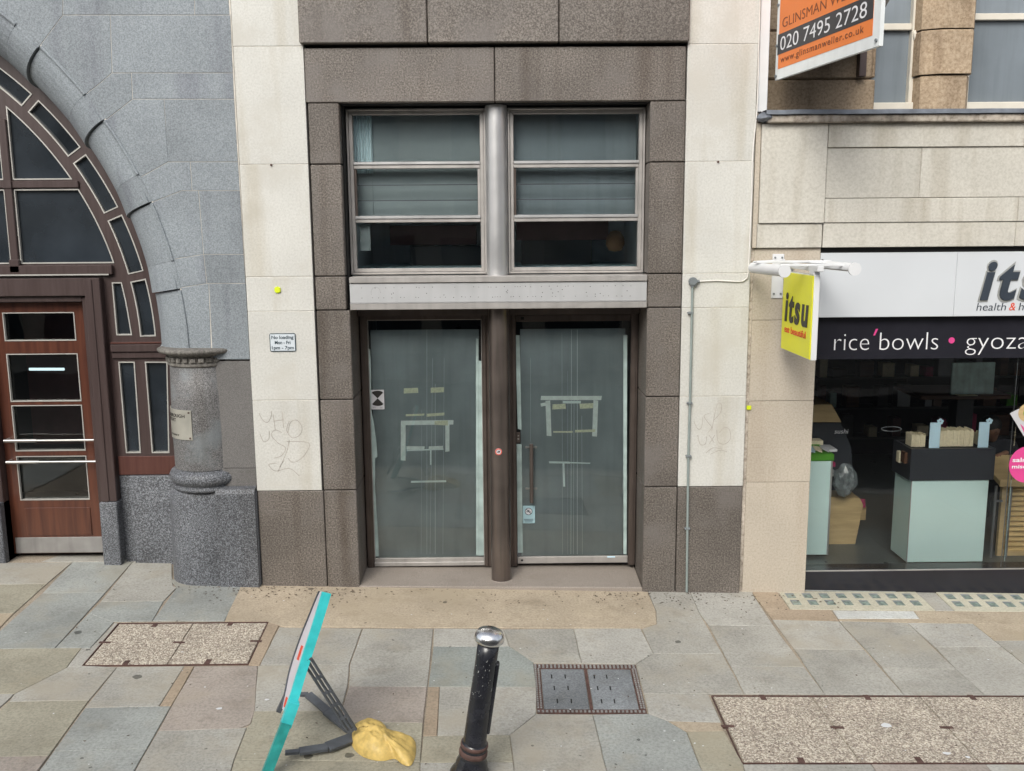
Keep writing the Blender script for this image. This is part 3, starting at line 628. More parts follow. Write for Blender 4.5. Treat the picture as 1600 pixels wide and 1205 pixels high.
# upper windows
def frame_ring(name, m, x0, x1, z0, z1, w, y, d, parent, wb=None, c=.004):
    wb = wb or w; outer = [(x0,z0),(x1,z0),(x1,z1),(x0,z1)]; inner = [(x0+w,z0+wb),(x1-w,z0+wb),(x1-w,z1-w),(x0+w,z1-w)]
    f = MB()
    for i in range(4):
        j = (i+1) % 4; f.prism(XZ([outer[i], outer[j], inner[j], inner[i]], y), (0, d, 0), c)
    return f.build(name, m, parent)
for k, (x0, x1) in enumerate(((-1.322, -.128), (.062, 1.248))):
    z0, z1 = 2.822, 4.232
    w = frame_ring('window', 'alu_warm', x0, x1, z0, z1, .018, .215, .09, cb)
    frame_ring('frame', 'alu_warm', x0+.0185, x1-.0185, z0+.02, z1-.018, .032, .24, .07, w)
    X0, X1 = x0+.051, x1-.051
    # transoms, double profile
    for zc in (3.762, 3.302):
        box('transom', 'alu', w, X0, X1, .228, .3, zc+.003, zc+.028, .003)
        box('transom', 'alu_warm', w, X0, X1, .24, .3, zc-.03, zc+.0, .003)
    # panes
    box('pane', 'glass', w, X0, X1, .285, .289, 3.79, z1-.05, 0)
    box('pane', 'glass', w, X0, X1, .285, .289, 2.874, 3.272, 0)
    # louvre with three blades
    box('louvre_frame', 'bronze', w, X0, X0+.02, .25, .3, 3.33, 3.73, .002); box('louvre_frame', 'alu_warm', w, X1-.022, X1, .25, .3, 3.33, 3.73, .002)
    for i in range(3):
        zt = 3.728-i*.132; b = MB()
        b.prism([(X0+.022, .271, zt-.133), (X1-.024, .271, zt-.133), (X1-.024, .2795, zt), (X0+.022, .2795, zt)], (0, .005, 0)); b.build('louvre_blade', 'glass', w)
        box('blade_edge', 'charcoal', w, X0+.022, X1-.024, .2665, .2745, zt-.139, zt-.1315, 0)
    # room objects behind the glass
    box('blind', 'blind' if k == 0 else 'blind_dark', w, X0+(.14 if k == 0 else 0), X1, .4, .41, 3.31, 4.3, 0)
    if k == 0:
        box('blind', 'blind', w, X0, X0+.138, .4, .41, 3.29, 3.76, 0)
        cur = MB(); n = 40
        vs = [(X0-.05+.2*i/n, .37+.012*sin(i*1.3), z) for i in range(n+1) for z in (3.7, 4.3)]
        cur.add(vs, [(2*i, 2*i+2, 2*i+3, 2*i+1) for i in range(n)], True); cur.build('curtain', 'curtain', w)
        box('notice', 'blind', w, X0+.02, X0+.11, .34, .343, 3.03, 3.25, 0)
# room shell upstairs
rs = MB(); rs.box(-1.4, 1.35, 1.9, 1.95, 2.7, 4.35); rs.box(-1.42, -1.36, .5, 2.65, 2.7, 4.35); rs.box(1.3, 1.35, .5, 2.65, 2.7, 4.35); rs.box(-1.42, 1.35, .32, 2.65, 4.3, 4.35)
rs.build('room_shell', 'room_wall', cb); box('room_floor', 'room_floor', cb, -1.36, 1.3, .33, 2.6, 2.55, 2.862, 0)
box('shelf_unit', 'room_red', cb, -1.1, -.25, 1.3, 1.6, 3.06, 3.25); box('shelf_unit', 'room_red', cb, .15, 1.05, 1.2, 1.5, 3.1, 3.3)
box('shelf_unit', 'charcoal', cb, -.9, -.2, 1.25, 1.55, 2.78, 3.05); box('shelf_unit', 'charcoal', cb, .2, .9, 1.3, 1.55, 2.78, 3.1)
MB().lathe((1.08, .9, 3.06), [(.0,.13),(.05,.12),(.085,.06),(.09,0),(.06,-.06),(0,-.07)], n=20).build('lamp_shade', 'cast', cb)
# round column, upper aluminium part and lower brown part
MB().cyl((-.037,.2,2.795), (-.037,.2,4.245), .094, n=48).build('column', 'alu', cb)
cl = MB(); cl.cyl((-.03,.19,-.02), (-.03,.19,2.535), .0895, n=48); cl.build('column', 'bronze_col', cb, label='brown metal column between the two doors')
MB().lathe((-.03,.19,-.012), [(.12,.0),(.118,.012),(.1,.018),(.09,.03)], n=40).build('column_foot', 'granite_step', cb)
# fascia
box('fascia_panel', 'fascia', cb, -1.302, 1.247, -.012, .4, 2.592, 2.757, .003)
fr_top = box('fascia_rail', 'alu_warm', cb, -1.302, 1.247, -.028, .42, 2.762, 2.812, .004)
box('fascia_rail', 'alu_warm', cb, -1.302, 1.247, -.028, .44, 2.532, 2.588, .004); 
box('fascia_groove', 'black', cb, -1.29, 1.235, -.0, .4, 2.7572, 2.7618, 0); box('fascia_lip', 'alu', cb, -1.302, 1.247, -.0315, -.0285, 2.588, 2.5935, 0)
random.seed(3); ho = MB()
for row, z in ((0, 2.72), (1, 2.635)):
    x = -1.2
    while x < 1.15:
        if random.random() < .72: ho.cyl((x, -.0128, z+random.uniform(-.006,.006)), (x, -.011, z), .0032, n=6)
        x += random.choice([.022,.03,.045,.07])
for i in range(16): 
    x = random.uniform(-1.2,1.15); z = random.uniform(2.65, 2.7); ho.cyl((x, -.0128, z), (x, -.011, z), .004, n=6)
for i in range(14):
    a = pi*(i/13)*1.1; ho.cyl((-1.08+.04*cos(a), -.0128, 2.68+.045*sin(a)), (-1.08+.04*cos(a), -.011, 2.68+.045*sin(a)), .0022, n=5)
ho.build('screw_hole', 'ink', cb, kind='stuff')
random.seed(11)
# dark reveals around the doors
box('reveal_lining', 'bronze', cb, -1.3, 1.245, .36, .5, 2.445, 2.53, .002)
for x0, x1 in ((-1.302, -1.235), (-.187, -.145), (.085, .125), (1.183, 1.247)):
    box('jamb', 'bronze', cb, x0, x1, .455, .54, .035, 2.444, .004)
    box('jamb_lip', 'bronze', cb, x0+.008, x1-.02 if x1-x0 > .05 else x1-.008, .443, .4545, .04, 2.444, .003)
box('jamb', 'bronze', cb, -.1445, .0845, .46, .52, .03, 2.44, .002)
box('frame_head', 'bronze', cb, -1.234, -.188, .455, .54, 2.4, 2.444, .004)
# left fixed leaf
lw = frame_ring('window', 'alu_warm', -1.234, -.188, .045, 2.399, .006, .47, .05, cb, wb=.075, c=.002)
tag(lw, 'full-height pane of the left doorway with taped film behind it')
box('sill', 'alu_warm', lw, -1.236, -.186, .452, .4695, .047, .085, .004)
box('glass_pane', 'glass_door', lw, -1.228, -.194, .488, .492, .121, 2.392, 0)
box('film', 'film', lw, -1.21, -.215, .507, .51, .121, 2.303, 0)
box('film', 'film', lw, -.2149, -.195, .507, .51, .121, 1.98, 0)
# right door leaf
dr = thing('x', '', '', (0,0,0)); bpy.data.objects.remove(dr)
rd = box('door', 'bronze', cb, .128, 1.18, .478, .515, 2.372, 2.432, .003, label='right-hand glass door with brown rails')
box('bottom_rail', 'alu_warm', rd, .128, 1.18, .476, .515, .052, .118, .003)
box('glass_pane', 'glass_door', rd, .13, 1.178, .492, .497, .119, 2.371, 0)
box('film', 'film', rd, .165, 1.135, .509, .512, .121, 2.30, 0)
box('meeting_stile', 'black', rd, 1.1805, 1.1825, .49, .5, .06, 2.43, 0)
box('lock_case', 'bronze', rd, .126, .16, .47, .4915, 1.24, 1.335, .003)
MB().cyl((.142,.468,1.275), (.142,.471,1.275), .008, n=12).cyl((.142,.468,1.305), (.142,.471,1.305), .006, n=12).build('lock_cylinder', 'steel', rd)
box('rail_screw', 'black', rd, .17, .2, .4755, .479, 2.39, 2.415, .001); MB().cyl((.17,.4745,.085), (.17,.477,.085), .011, n=12).build('rail_screw', 'black', rd)
box('blue_tape', 'sky_blue', rd, .985, 1.06, .474, .4758, .104, .117, 0)
hx = .262; hb = MB(); hb.cyl((hx,.425,.67), (hx,.425,1.235), .018, n=20); hb.build('handle', 'bronze_col', rd)
for z in (.79, 1.19):
    MB().cyl((hx,.425,z), (hx,.489,z), .01, n=12).cyl((hx-.045,.486,z), (hx-.045,.4915,z), .012, n=12).cyl((hx+.045,.486,z), (hx+.045,.4915,z), .012, n=12).box(hx-.05, hx+.05, .484, .491, z-.007, z+.007, .001).build('handle_mount', 'steel', rd)
# dark room behind doors
rb = MB(); rb.box(-1.3, 1.25, 1.6, 1.65, -.1, 2.5); rb.box(-1.35, -1.3, .55, 1.6, -.1, 2.5); rb.box(1.245, 1.3, .62, 1.6, -.1, 2.5); rb.box(-1.3, 1.25, .55, 1.6, 2.5, 2.53)
rb.build('lobby_shell', 'film_dark', cb)
# --- tape, paper strips, scratches (pixel outlines on the glass plane)
YG = .5045
def tape(pts, m, par, y=YG, name='tape_strip'):
    MB().prism(XZ(FP(pts, y), y), (0, .0012, 0)).build(name, m, par)
def bar(x0, y0, x1, y1, w, m, par, horiz=True, y=YG):
    o = [random.uniform(-.7,.7) for _ in range(4)]
    if horiz: tape([(x0+o[0], y0-w/2), (x1+o[1], y1-w/2), (x1+o[2], y1+w/2), (x0+o[3], y0+w/2)], m, par, y)
    else: tape([(x0-w/2, y0+o[0]), (x0+w/2, y0+o[1]), (x1+w/2, y1+o[2]), (x1-w/2, y1+o[3])], m, par, y)
for b in ((631,611,653,610,8,'tape_cream',1),(673,610,694,609,8,'tape_cream',1),(634,649,663,648,3.2,'tape_cream',1),(667,649,694,647,4.5,'tape_cream',1),
          (626,661,708,660,7,'tape',1),(630,664,630,720,7.5,'tape',0),(699,664,699,706,6.5,'tape',0),(635,700,663,700,5,'tape',1),(670,700,692,699,4.5,'tape',1),
          (635,704,692,702,2.2,'tape_edge',1),(673,703,673,727,2.5,'tape_edge',0),(642,753,697,752,3,'tape_edge',1)):
    bar(*b[:6], lw, bool(b[6]), y=YG-(.0015 if b[5] == 'tape_cream' else 0)-(.0013 if not b[6] else 0))
tape([(679,658),(700,657),(700,665),(679,664)], 'tape_cream', lw, y=YG-.0016)
tape([(743.5,529),(747.5,530),(747.5,868),(744,868)], 'strip_edge', lw, y=.4855); tape([(747.7,564),(752.5,564),(754,720),(756,868),(747.7,868)], 'strip_edge', lw, y=.4855)
tape([(575,545),(578.5,546),(580,590),(580,640),(585,665),(589,700),(590,714),(586,716),(586,760),(591,840),(592,869),(584,870),(581,770),(577,680)], 'strip_edge', lw, y=.4855)
for b in ((845,622,940,622,6.5,'tape',1),(856,626,858,681,7.5,'tape',0),(931,626,929,682,7.5,'tape',0),(845,633,855,631,5,'tape',1),(880,628.5,908,628.5,4,'tape_edge',1),
          (863,636,884,635,8,'tape_cream',1),(906,635,927,634,8,'tape_cream',1),(865,675,895,675,2.6,'tape_cream',1),(898,674,930,673,4,'tape_cream',1),
          (858,722.5,890,723,3,'tape_edge',1),(890,723,922,724,1.8,'tape_edge',1),(880.5,724,881.5,761,3,'tape_edge',0)):
    bar(*b[:6], rd, bool(b[6]), y=YG-(.0015 if b[5] == 'tape_cream' else 0)-(.0013 if not b[6] else 0))
tape([(974,524),(980,524),(979,866),(974,866)], 'strip_edge', rd, y=.4895)
tape([(805,524),(812,524),(815,672),(809,670),(807,600),(806,560)], 'strip_edge', rd, y=.4895); tape([(807,694),(815,694),(817,864),(809,864)], 'strip_edge', rd, y=.4895)
for par, lines in ((lw, ((667,498,667,866,.5),(676,560,672,866,.4),(680,600,680,866,.7),(694,560,692,866,.35),(659,640,658,866,.3))),
                   (rd, ((893,500,892,866,.9),(902,515,902,866,1.),(878,520,879,866,.45),(897,620,896,866,.6),(909,650,910,866,.5),(829,560,829,690,.4),(887,580,887,866,.3)))):
    for x0, y0, x1, y1, w in lines:
        p = FP([(x0-w/2, max(y0,515)), (x0+w/2, max(y0,515)), (x1+w/2, y1), (x1-w/2, y1)], .5065); MB().prism(XZ(p, .5065), (0,.0004,0)).build('scratch', 'scratch', par)
# stickers
def rect(name, m, par, x0, x1, z0, z1, y, t=.001, **k): return box(name, m, par, x0, x1, y, y+t, z0, z1, 0, **k)
sx0, sx1, sz0, sz1 = -1.222, -1.1, 1.565, 1.75
rect('sticker', 'sticker', lw, sx0, sx1, sz0, sz1, .4865)
cxs, czs = (sx0+sx1)/2, (sz0+sz1)/2+.012
for s in (1, -1):
    pts = [(cxs, czs)]+[(cxs+.052*sin(a), czs+s*(.05+.022*cos(a))) for a in [radians(t) for t in range(-85, 86, 17)]]
    MB().prism(XZ(pts, .4855), (0,.0008,0)).build('printed_mark', 'ink', lw)
text('lettering', 'alarm', 'ink', lw, (sx0+.012,.486,sz0+.02), (1,0,0), (0,0,1), .03, .006); text('lettering', '24h', 'ink', lw, (sx0+.08,.486,sz0+.012), (1,0,0), (0,0,1), .025, .006)
def ring(name, m, par, x, z, y, r0, r1, t=.0006, n=28):
    mb = MB(); vs = [(x+r*cos(2*pi*i/n), yy, z+r*sin(2*pi*i/n)) for yy in (y, y+t) for r in (r0, r1) for i in range(n)]
    mb.add(vs, [(n+i, i, (i+1) % n, n+(i+1) % n) for i in range(n)]); return mb.build(name, m, par)
bx, bz = FP([(826,804)], .49)[0]
rect('sticker', 'sticker_blue', rd, bx-.055, bx+.06, bz-.087, bz+.087, .4895)
MB().cyl((bx,.4885,bz+.03), (bx,.4893,bz+.03), .036, n=28).build('printed_mark', 'sticker', rd); ring('printed_mark', 'ink_blue', rd, bx, bz+.03, .4878, .03, .036)
MB().box(bx-.022, bx+.02, .4875, .488, bz+.024, bz+.031).prism(XZ([(bx-.026,bz+.052),(bx-.02,bz+.056),(bx+.026,bz+.01),(bx+.02,bz+.006)], .487), (0,.0004,0)).prism(XZ([(bx-.0,bz+.035),(bx+.012,bz+.042),(bx+.006,bz+.048),(bx-.01,bz+.04)], .4876), (0,.0004,0)).build('printed_mark', 'ink_blue', rd)
for i, wd in enumerate((.09, .08, .07)): rect('print_line', 'ink_blue', rd, bx-wd/2, bx+wd/2, bz-.05-i*.013, bz-.045-i*.013, .4888, .0005)
# round no-smoking mark on the column
mx, mz = F(779, 706, .1)
MB().cyl((mx,.0975,mz), (mx,.1015,mz), .031, n=28).build('sticker', 'sticker', cb, label='small round red-ringed sticker on the brown column')
ring('printed_mark', 'red_ink', cb, mx, mz, .0965, .022, .03)
MB().box(mx-.015, mx+.014, .0962, .0968, mz-.006, mz+.0).box(mx-.002, mx+.012, .0962, .0968, mz, mz+.009).build('printed_mark', 'ink', cb)
# graffiti scrawls
def scrawl(strokes, w=.0045):
    for s in strokes: ribbon([F(a, b, -.001) for a, b in spline(s, 6)], w, -.0012).build('graffiti_stroke', 'graffiti', cb)
scrawl([[(405,646),(410,656),(418,660),(424,650),(424,643)],[(427,648),(430,672)],[(441,644),(443,668)],[(428,658),(443,656)],[(452,658),(448,672),(456,684),(468,680),(472,668),(464,657),(454,660),(450,676)],
        [(406,678),(412,690),(420,686),(421,674)],[(440,676),(430,672),(424,680),(434,692),(446,700),(440,712),(428,716)],[(448,690),(482,692),(478,708),(466,720),(456,722),(450,716)],
        [(452,688),(448,706),(434,738)],[(432,724),(420,726),(430,736),(452,732),(468,744)],[(443,720),(437,730)]])
scrawl([[(1084,658),(1090,670),(1096,668),(1098,652)],[(1108,646),(1100,650),(1106,660),(1112,668),(1106,676)],[(1112,674),(1120,634),(1127,632),(1126,644),(1116,656)],
        [(1090,680),(1094,694),(1102,694),(1104,682)],[(1108,680),(1116,692)],[(1117,680),(1108,694)],[(1120,672),(1122,690),(1132,694),(1141,686),(1140,672),(1132,668),(1124,676)],
        [(1103,708),(1114,700),(1128,702)],[(1110,710),(1124,704),(1136,706)]], .0038)
for px, py in ((424,258),(1122,253)): 
    x, z = F(px, py); MB().cyl((x,-.012,z), (x,.01,z), .009, n=8).build('fixing_stud', 'rust', cb)
# ================================================================= wall-mounted things in the middle
nlx, nlz = F(421, 521), F(463, 549)
nl = thing('parking_sign', 'small white no loading sign on the left cream stone strip', 'sign', (nlx[0], -.004, nlz[1]))
X0, X1, Z0, Z1 = nlx[0], nlz[0], nlz[1], nlx[1]
MB().prism(XZ([(X0+.01,Z0),(X1-.01,Z0),(X1,Z0+.01),(X1,Z1-.01),(X1-.01,Z1),(X0+.01,Z1),(X0,Z1-.01),(X0,Z0+.01)], -.008), (0,.007,0)).build('border', 'sign_ink', nl)
box('plate', 'sign_white', nl, X0+.007, X1-.007, -.0095, -.0082, Z0+.007, Z1-.007, 0)
for s, w, zz in (('No loading', .19, .11), ('Mon - Fri', .135, .065), ('1pm - 7pm', .19, .02)):
    text('lettering', s, 'sign_ink', nl, ((X0+X1)/2-w/2, -.0096, Z0+zz), (1,0,0), (0,0,1), w, .029, bold=.02, depth=.0008)
yx, yz = F(434, 453)
ym = MB(); ym.prism(XZ([(yx+.03*cos(a)*(1.05 if i % 2 else .9), yz+.029*sin(a)) for i, a in enumerate([k*pi/4 for k in range(8)])], -.016), (0,.015,0), .004)
tag(ym.build('survey_marker', 'lime', None, origin=(yx, 0, yz)), 'lime yellow marker stud above the no loading sign', 'marker', 'lime yellow survey markers')
yx, yz = F(1170, 637, .02)
tag(MB().box(yx-.02, yx+.02, .012, .022, yz-.018, yz+.018, .002).build('survey_marker', 'lime', None, origin=(yx, 0, yz)), 'tiny lime yellow square tab at the joint beside the buff pier', 'marker', 'lime yellow survey markers')
# conduit + junction box
ct = thing('cable_conduit', 'thin grey green conduit running down the right cream stone strip', 'conduit', (1.652, -.02, gz(1.65, 0)))
cpts = [(F(a, b, -.022)[0], -.022, F(a, b, -.022)[1]) for a, b in ((1082,446),(1080,545),(1078,630),(1075.5,713),(1074,828),(1073,925))]
MB().tube(cpts, .0115, 10).build('pipe', 'conduit', ct)
for px, py in ((1079,489),(1077.5,630),(1076,713),(1074,826)):
    x, z = F(px, py, -.025); MB().box(x-.024, x+.024, -.038, -.001, z-.008, z+.008, .002).build('clip', 'box_grey', ct)
jx, jz = F(1083, 440, -.03)
MB().cyl((jx,-.045,jz), (jx,-.001,jz), .036, n=24).cyl((jx,-.052,jz), (jx,-.0452,jz), .028, n=24).cyl((jx,-.022,jz-.05), (jx,-.022,jz), .017, n=12).cyl((jx,-.022,jz), (jx+.055,-.022,jz), .015, n=12).build('junction_box', 'box_grey', ct)
cw = spline([F(a, b, -.008) for a, b in ((1089,440),(1120,438.5),(1155,440),(1165,436),(1168.5,428),(1171,380),(1174,310),(1176,240),(1183,165),(1185,80),(1188,-20))], 5)
tag(MB().tube([(x, -.012, z) for x, z in cw], .0055, 6).build('white_cable', 'cable', None, origin=(jx, 0, jz)), 'thin white cable from the round junction box up the edge of the cream strip', 'cable')
# ================================================================= LEFT BUILDING
lb = thing('arched_building', 'blue grey granite building with a great arch, mahogany door and stubby column', 'building', (-4.2, 0, .1))
AX, AZ = -6.27, 2.2
def arc(r, a0, a1, n=10): return [(AX+r*cos(radians(a0+(a1-a0)*i/n)), AZ+r*sin(radians(a0+(a1-a0)*i/n))) for i in range(n+1)]
YW = .03
ST = [
 (45.4,37.0,[(132,147),(155,131),(175,114),(172,23.5),(98,23.5),(63,68)]),
 (37.0,32.9,[(166,185),(207,155),(205,114),(175,114),(155,131),(132,147)]),
 (32.9,24.3,[(213,278),(263,253),(256,155),(207,155),(166,185)]),
 (24.3,20.7,[(243,313),(284,298),(300,298),(297,253),(263,253),(213,278)]),
 (20.7,12.6,[(272,405),(318,397.6),(310,298),(284,298),(243,313)]),
 (12.6,8.6,[(281,451),(323,443),(318,397.6),(272,405)]),
 (8.6,-.5,[(285,545),(330,545),(326,443),(323,443),(281,451)]),
]
def wall_stone(pts):
    V = [Vector((x, YW, z)) for x, z in pts]; nn = Vector((0,0,0))
    for i in range(len(V)): nn += V[i].cross(V[(i+1) % len(V)])
    if nn.y > 0: V = V[::-1]
    V = inset(V, Vector((0,-1,0)), .0022)
    return MB().prism(V, (0,.3,0), .0015).build('stone_block', 'granite_blue', lb)
for a0, a1, pts in ST:
    P = arc(3.555, a0, a1, 6); Q = FP(pts, YW)
    # pts listed from the a1 end round to the a0 end
    wall_stone(P+Q[1:-1])
for pts in ([(172,23.5),(360,23.5),(364,114),(175,114)],[(98,-60),(304,-60),(304,23.5),(98,23.5)],[(304,-60),(353,-60),(359,23.5),(304,23.5)],
            [(205,114),(364,114),(366,155),(207,155)],[(256,155),(366,155),(372,253),(262,253)],[(297,253),(372,253),(375,298),(300,298)],
            [(310,298),(375,298),(381,397.6),(318,397.6)],[(318,397.6),(381,397.6),(384,443),(323,443)],[(326,443),(384,443),(391,562),(332,562)]):
    Q = FP(pts, YW); Q = [(min(x, -2.196), z) for x, z in Q]
    wall_stone(Q)
P = arc(3.555, 90, 45.4, 14); Q = FP([(63,68),(98,23.5),(98,-60)], YW)
for a0, a1 in ((57.7,45.4),(70,57.7),(90,70)):
    P = arc(3.555, a0, a1, 8); top = 5.9
    e0 = (AX+4.6*cos(radians(a0)), AZ+4.6*sin(radians(a0))); e1 = (AX+3.9*cos(radians(a1)), AZ+3.9*sin(radians(a1)))
    if a1 > 50: tail = [(AX+4.6*cos(radians(a1)), AZ+4.6*sin(radians(a1)))]
    else: tail = [F(98,23.5,YW), F(98,-60,YW)]
    wall_stone(P+tail+[e0])
box('wall_core', 'white_mortar', lb, -2.8, -2.2, YW+.06, .5, -.2, 2.2, 0)
MB().prism(XZ(arc(3.545, 90, 0, 30)+[(-2.2,2.2),(-2.2,5.95),(AX,5.95)], YW+.0035), (0,.29,0)).build('wall_core', 'white_mortar', lb)
box('stone_block', 'granite_smooth', lb, -2.56, -2.197, .045, .4, 1.13, 2.09, .003); box('stone_block', 'granite_smooth', lb, -2.56, -2.197, .042, .4, .8, 1.126, .003)
# moulded arch ring: each voussoir a curved wedge, upper third set back
def voussoir(a0, a1, wide, o0, o1, name='voussoir', n=10):
    """a curved wedge of the arch moulding; its face slips back from o0 to o1 along its length"""
    vs = []
    for i in range(n+1):
        a = radians(a0+(a1-a0)*i/n); o = o0+(o1-o0)*i/n
        prof = [(3.553, YW-.001), (3.553, YW-.012), (3.54, YW-.014), (3.526, YW-.003)] if wide else [(3.553, YW+.002), (3.545, YW), (3.535, YW-.001), (3.528, YW)]
        for k in range(11):
            t = k/10*pi/2; prof.append((3.175+.345*(1-sin(t))+o*sin(t*.9+.15), .51-(.51-YW+.003-o)*cos(t)))
        prof += [(3.175+o, .56), (3.6, .56), (3.6, YW+.02)]
        m = len(prof)
        for r, y in prof: vs.append((AX+r*cos(a), y, AZ+r*sin(a)))
    mb = MB(); mb.add(vs, [(i*m+k, i*m+(k+1) % m, (i+1)*m+(k+1) % m, (i+1)*m+k) for i in range(n) for k in range(m)], False)
    mb.add(vs[:m], [tuple(range(m))]); mb.add(vs[-m:], [tuple(range(m-1, -1, -1))])
    return mb.build(name, 'granite_blue', lb)
aa = 94.6
while aa > 0:
    e = aa-8.35; e2 = aa-12.3
    voussoir(aa-.2, max(e, -.2)+.015, True, .016, .008) 
    if e > 0: voussoir(e-.015, max(e2, -.2)+.02, False, .008, -.008)
    aa = e2
# plinth and column
CXC, CYC, CR = -2.685, .255, .272
prof_top = .955
pl = [(-3.04,.56)]+[(-3.04+.28*(1-cos(a)), .26-.28*sin(a)) for a in [radians(t) for t in range(0, 91, 10)]]+[(-2.2,-.02),(-2.2,.56)]
vs = [(x, y, gz(x,y)-.05) for x, y in pl]
mb = MB(); n = len(pl)
def ringz(sc, z): return [(-2.62+(x+2.62)*sc[0] if x < -2.3 else x, .5+(y-.5)*sc[1], z) for x, y in pl]
rg = [[(x-.012 if x < -2.3 else x, y-.01, -.3) for x, y in pl], [(x-.012 if x < -2.3 else x, y-.01, .1) for x, y in pl], [(x, y, .75) for x, y in pl], ringz((.995,.995), .88), ringz((.97,.975), .915), ringz((.9,.92), .935)]
V = [v for r in rg for v in r]
mb.add(V, [(k*n+i, k*n+(i+1) % n, (k+1)*n+(i+1) % n, (k+1)*n+i) for k in range(len(rg)-1) for i in range(n)], True); mb.add(rg[-1], [tuple(range(n))])
mb.build('plinth', 'granite_dark', lb)
mb = MB(); pf = [(-.045,-.3),(-.045,.915),(-.03,.955),(.02,.965),(.25,.985)]
vs = [(-2.53,.2,.35)]
L0, L1 = -2.55, -2.2
A = [(y, z) for y, z in pf]
vs = [(L0+.06*0, y, z) for y, z in A]+[(L1-.003, y, z) for y, z in A]; k = len(A)
mb.add(vs, [(i, k+i, k+i+1, i+1) for i in range(k-1)]); mb.add([(L1-.003, y, z) for y, z in A]+[(L1-.003,.25,-.3)], [tuple(range(k+1))]); mb.add([(L0, y, z) for y, z in A]+[(L0,.25,-.3)], [tuple(range(k, -1, -1))])
mb.build('plinth_shoulder', 'granite_dark', lb)
MB().lathe((CXC,CYC,0), [(.0,.93),(.31,.93),(.315,.955),(.3,.968),(.292,.97),(.3,.985),(.325,1.0),(.34,1.03),(.34,1.06),(.325,1.09),(.3,1.105),(.285,1.11),(.28,1.12),(.0,1.12)], n=64).build('column_base', 'granite_dark', lb)
MB().lathe((CXC,CYC,0), [(.287,1.121),(.289,1.4),(.285,1.75),(.276,2.04),(.0,2.04)], n=64).build('column', 'granite_col', lb)
MB().lathe((CXC,CYC,0), [(.27,2.041),(.285,2.047),(.29,2.06),(.285,2.072),(.285,2.135),(.3,2.14),(.3,2.15),(.36,2.165),(.372,2.18),(.372,2.196),(.34,2.206),(.1,2.215),(.0,2.215)], n=64).build('column_capital', 'capital', lb)
for i in range(15):
    a = radians(182+i*13); R = Matrix.Rotation(a, 3, 'Z'); c0 = Vector((CXC, CYC, 0))
    MB().box(CXC+.28, CXC+.305, CYC-.023, CYC+.023, 2.088, 2.125, .003, R=R, at=c0).build('dentil', 'capital', lb)
# recessed dado and stub pier beside the door
box('stone_block', 'granite_dark', lb, -3.52, -2.95, .5, .8, -.2, .945, .004); box('stub_pier', 'granite_dark', lb, -3.79, -3.625, .43, .85, -.2, .71, .008)
box('stone_block', 'granite_dark', lb, -3.63, -3.515, .55, .8, -.2, .945, .002)
box('stub_pier', 'granite_dark', lb, -4.95, -4.715, .43, .85, -.2, .71, .008)
# timber screen with openings
YS = .545
def arcp(r, a0, a1, n=8): return arc(r, a0, a1, n)
panes = []
a = 67.0
while a > 5:
    panes.append(arcp(3.083, a, a-9.9)+arcp(2.937, a-9.9, a)); a -= 11.2
# fan lights: rows below arc of radius 2.848
rz0, rz1, rzt = 2.93, 3.593, 3.675
def xz_arc(z, r=2.848): return AX+math.sqrt(r*r-(z-AZ)**2)
mx1 = F(30, 411, YS)[0]
xm = -4.405   # mullion centre
def fan(xa, z0, z1, n=10):
    return [(xa, z0)]+[(xz_arc(z0+(z1-z0)*i/n), z0+(z1-z0)*i/n) for i in range(n+1)]+([(xa, z1)] if xz_arc(z1) > xa+.02 else [])
panes.append(fan(xm+.04, rz0, rz1)); 
zt = AZ+math.sqrt(2.848**2-(xm+.04-AX)**2)
panes.append([(xm+.04, rzt)]+[(xz_arc(rzt+(zt-rzt)*i/10), rzt+(zt-rzt)*i/10) for i in range(11)])
panes.append([(-5.25,rz0),(xm-.04,rz0),(xm-.04,rz1),(-5.25,rz1)])
zt2 = AZ+math.sqrt(2.848**2-(xm-.04-AX)**2); zt3 = AZ+math.sqrt(2.848**2-(-5.25-AX)**2)
panes.append([(-5.25,rzt),(xm-.04,rzt)]+[(xm-.04+(-5.25-xm+.04)*i/8, AZ+math.sqrt(2.848**2-(xm-.04+(-5.25-xm+.04)*i/8-AX)**2)) for i in range(9)])
panes.append([F(182,524,YS),F(207,524,YS)]+[(AX+2.86*cos(radians(t)), AZ+2.86*sin(radians(t))) for t in (4,6,8,10)]+[F(190.6,441,YS),F(174.8,441,YS)])
low = [[F(197,708,YS),F(220.5,708,YS),F(210.8,565,YS),F(185,565,YS)],[F(237.5,708,YS),F(265,708,YS),F(262,565,YS),F(226.5,565,YS)]]
doorgap = [(-4.72,-.3),(-3.76,-.3),(-3.76,2.62),(-4.72,2.62)]
outer = arc(3.178, 90, 0, 40)+[(-3.092,1.16),(-3.09,2.1)][::-1][:0]+[(-3.09,2.15),(-3.02,2.14),(-3.02,.947),(-3.63,.947),(-3.75,.75),(-3.755,2.62),(-4.73,2.62),(-4.73,.6),(-6.27,.6)]
scr = sheet_with_holes('timber_screen', 'timber', lb, outer, panes+low, YS, .07)
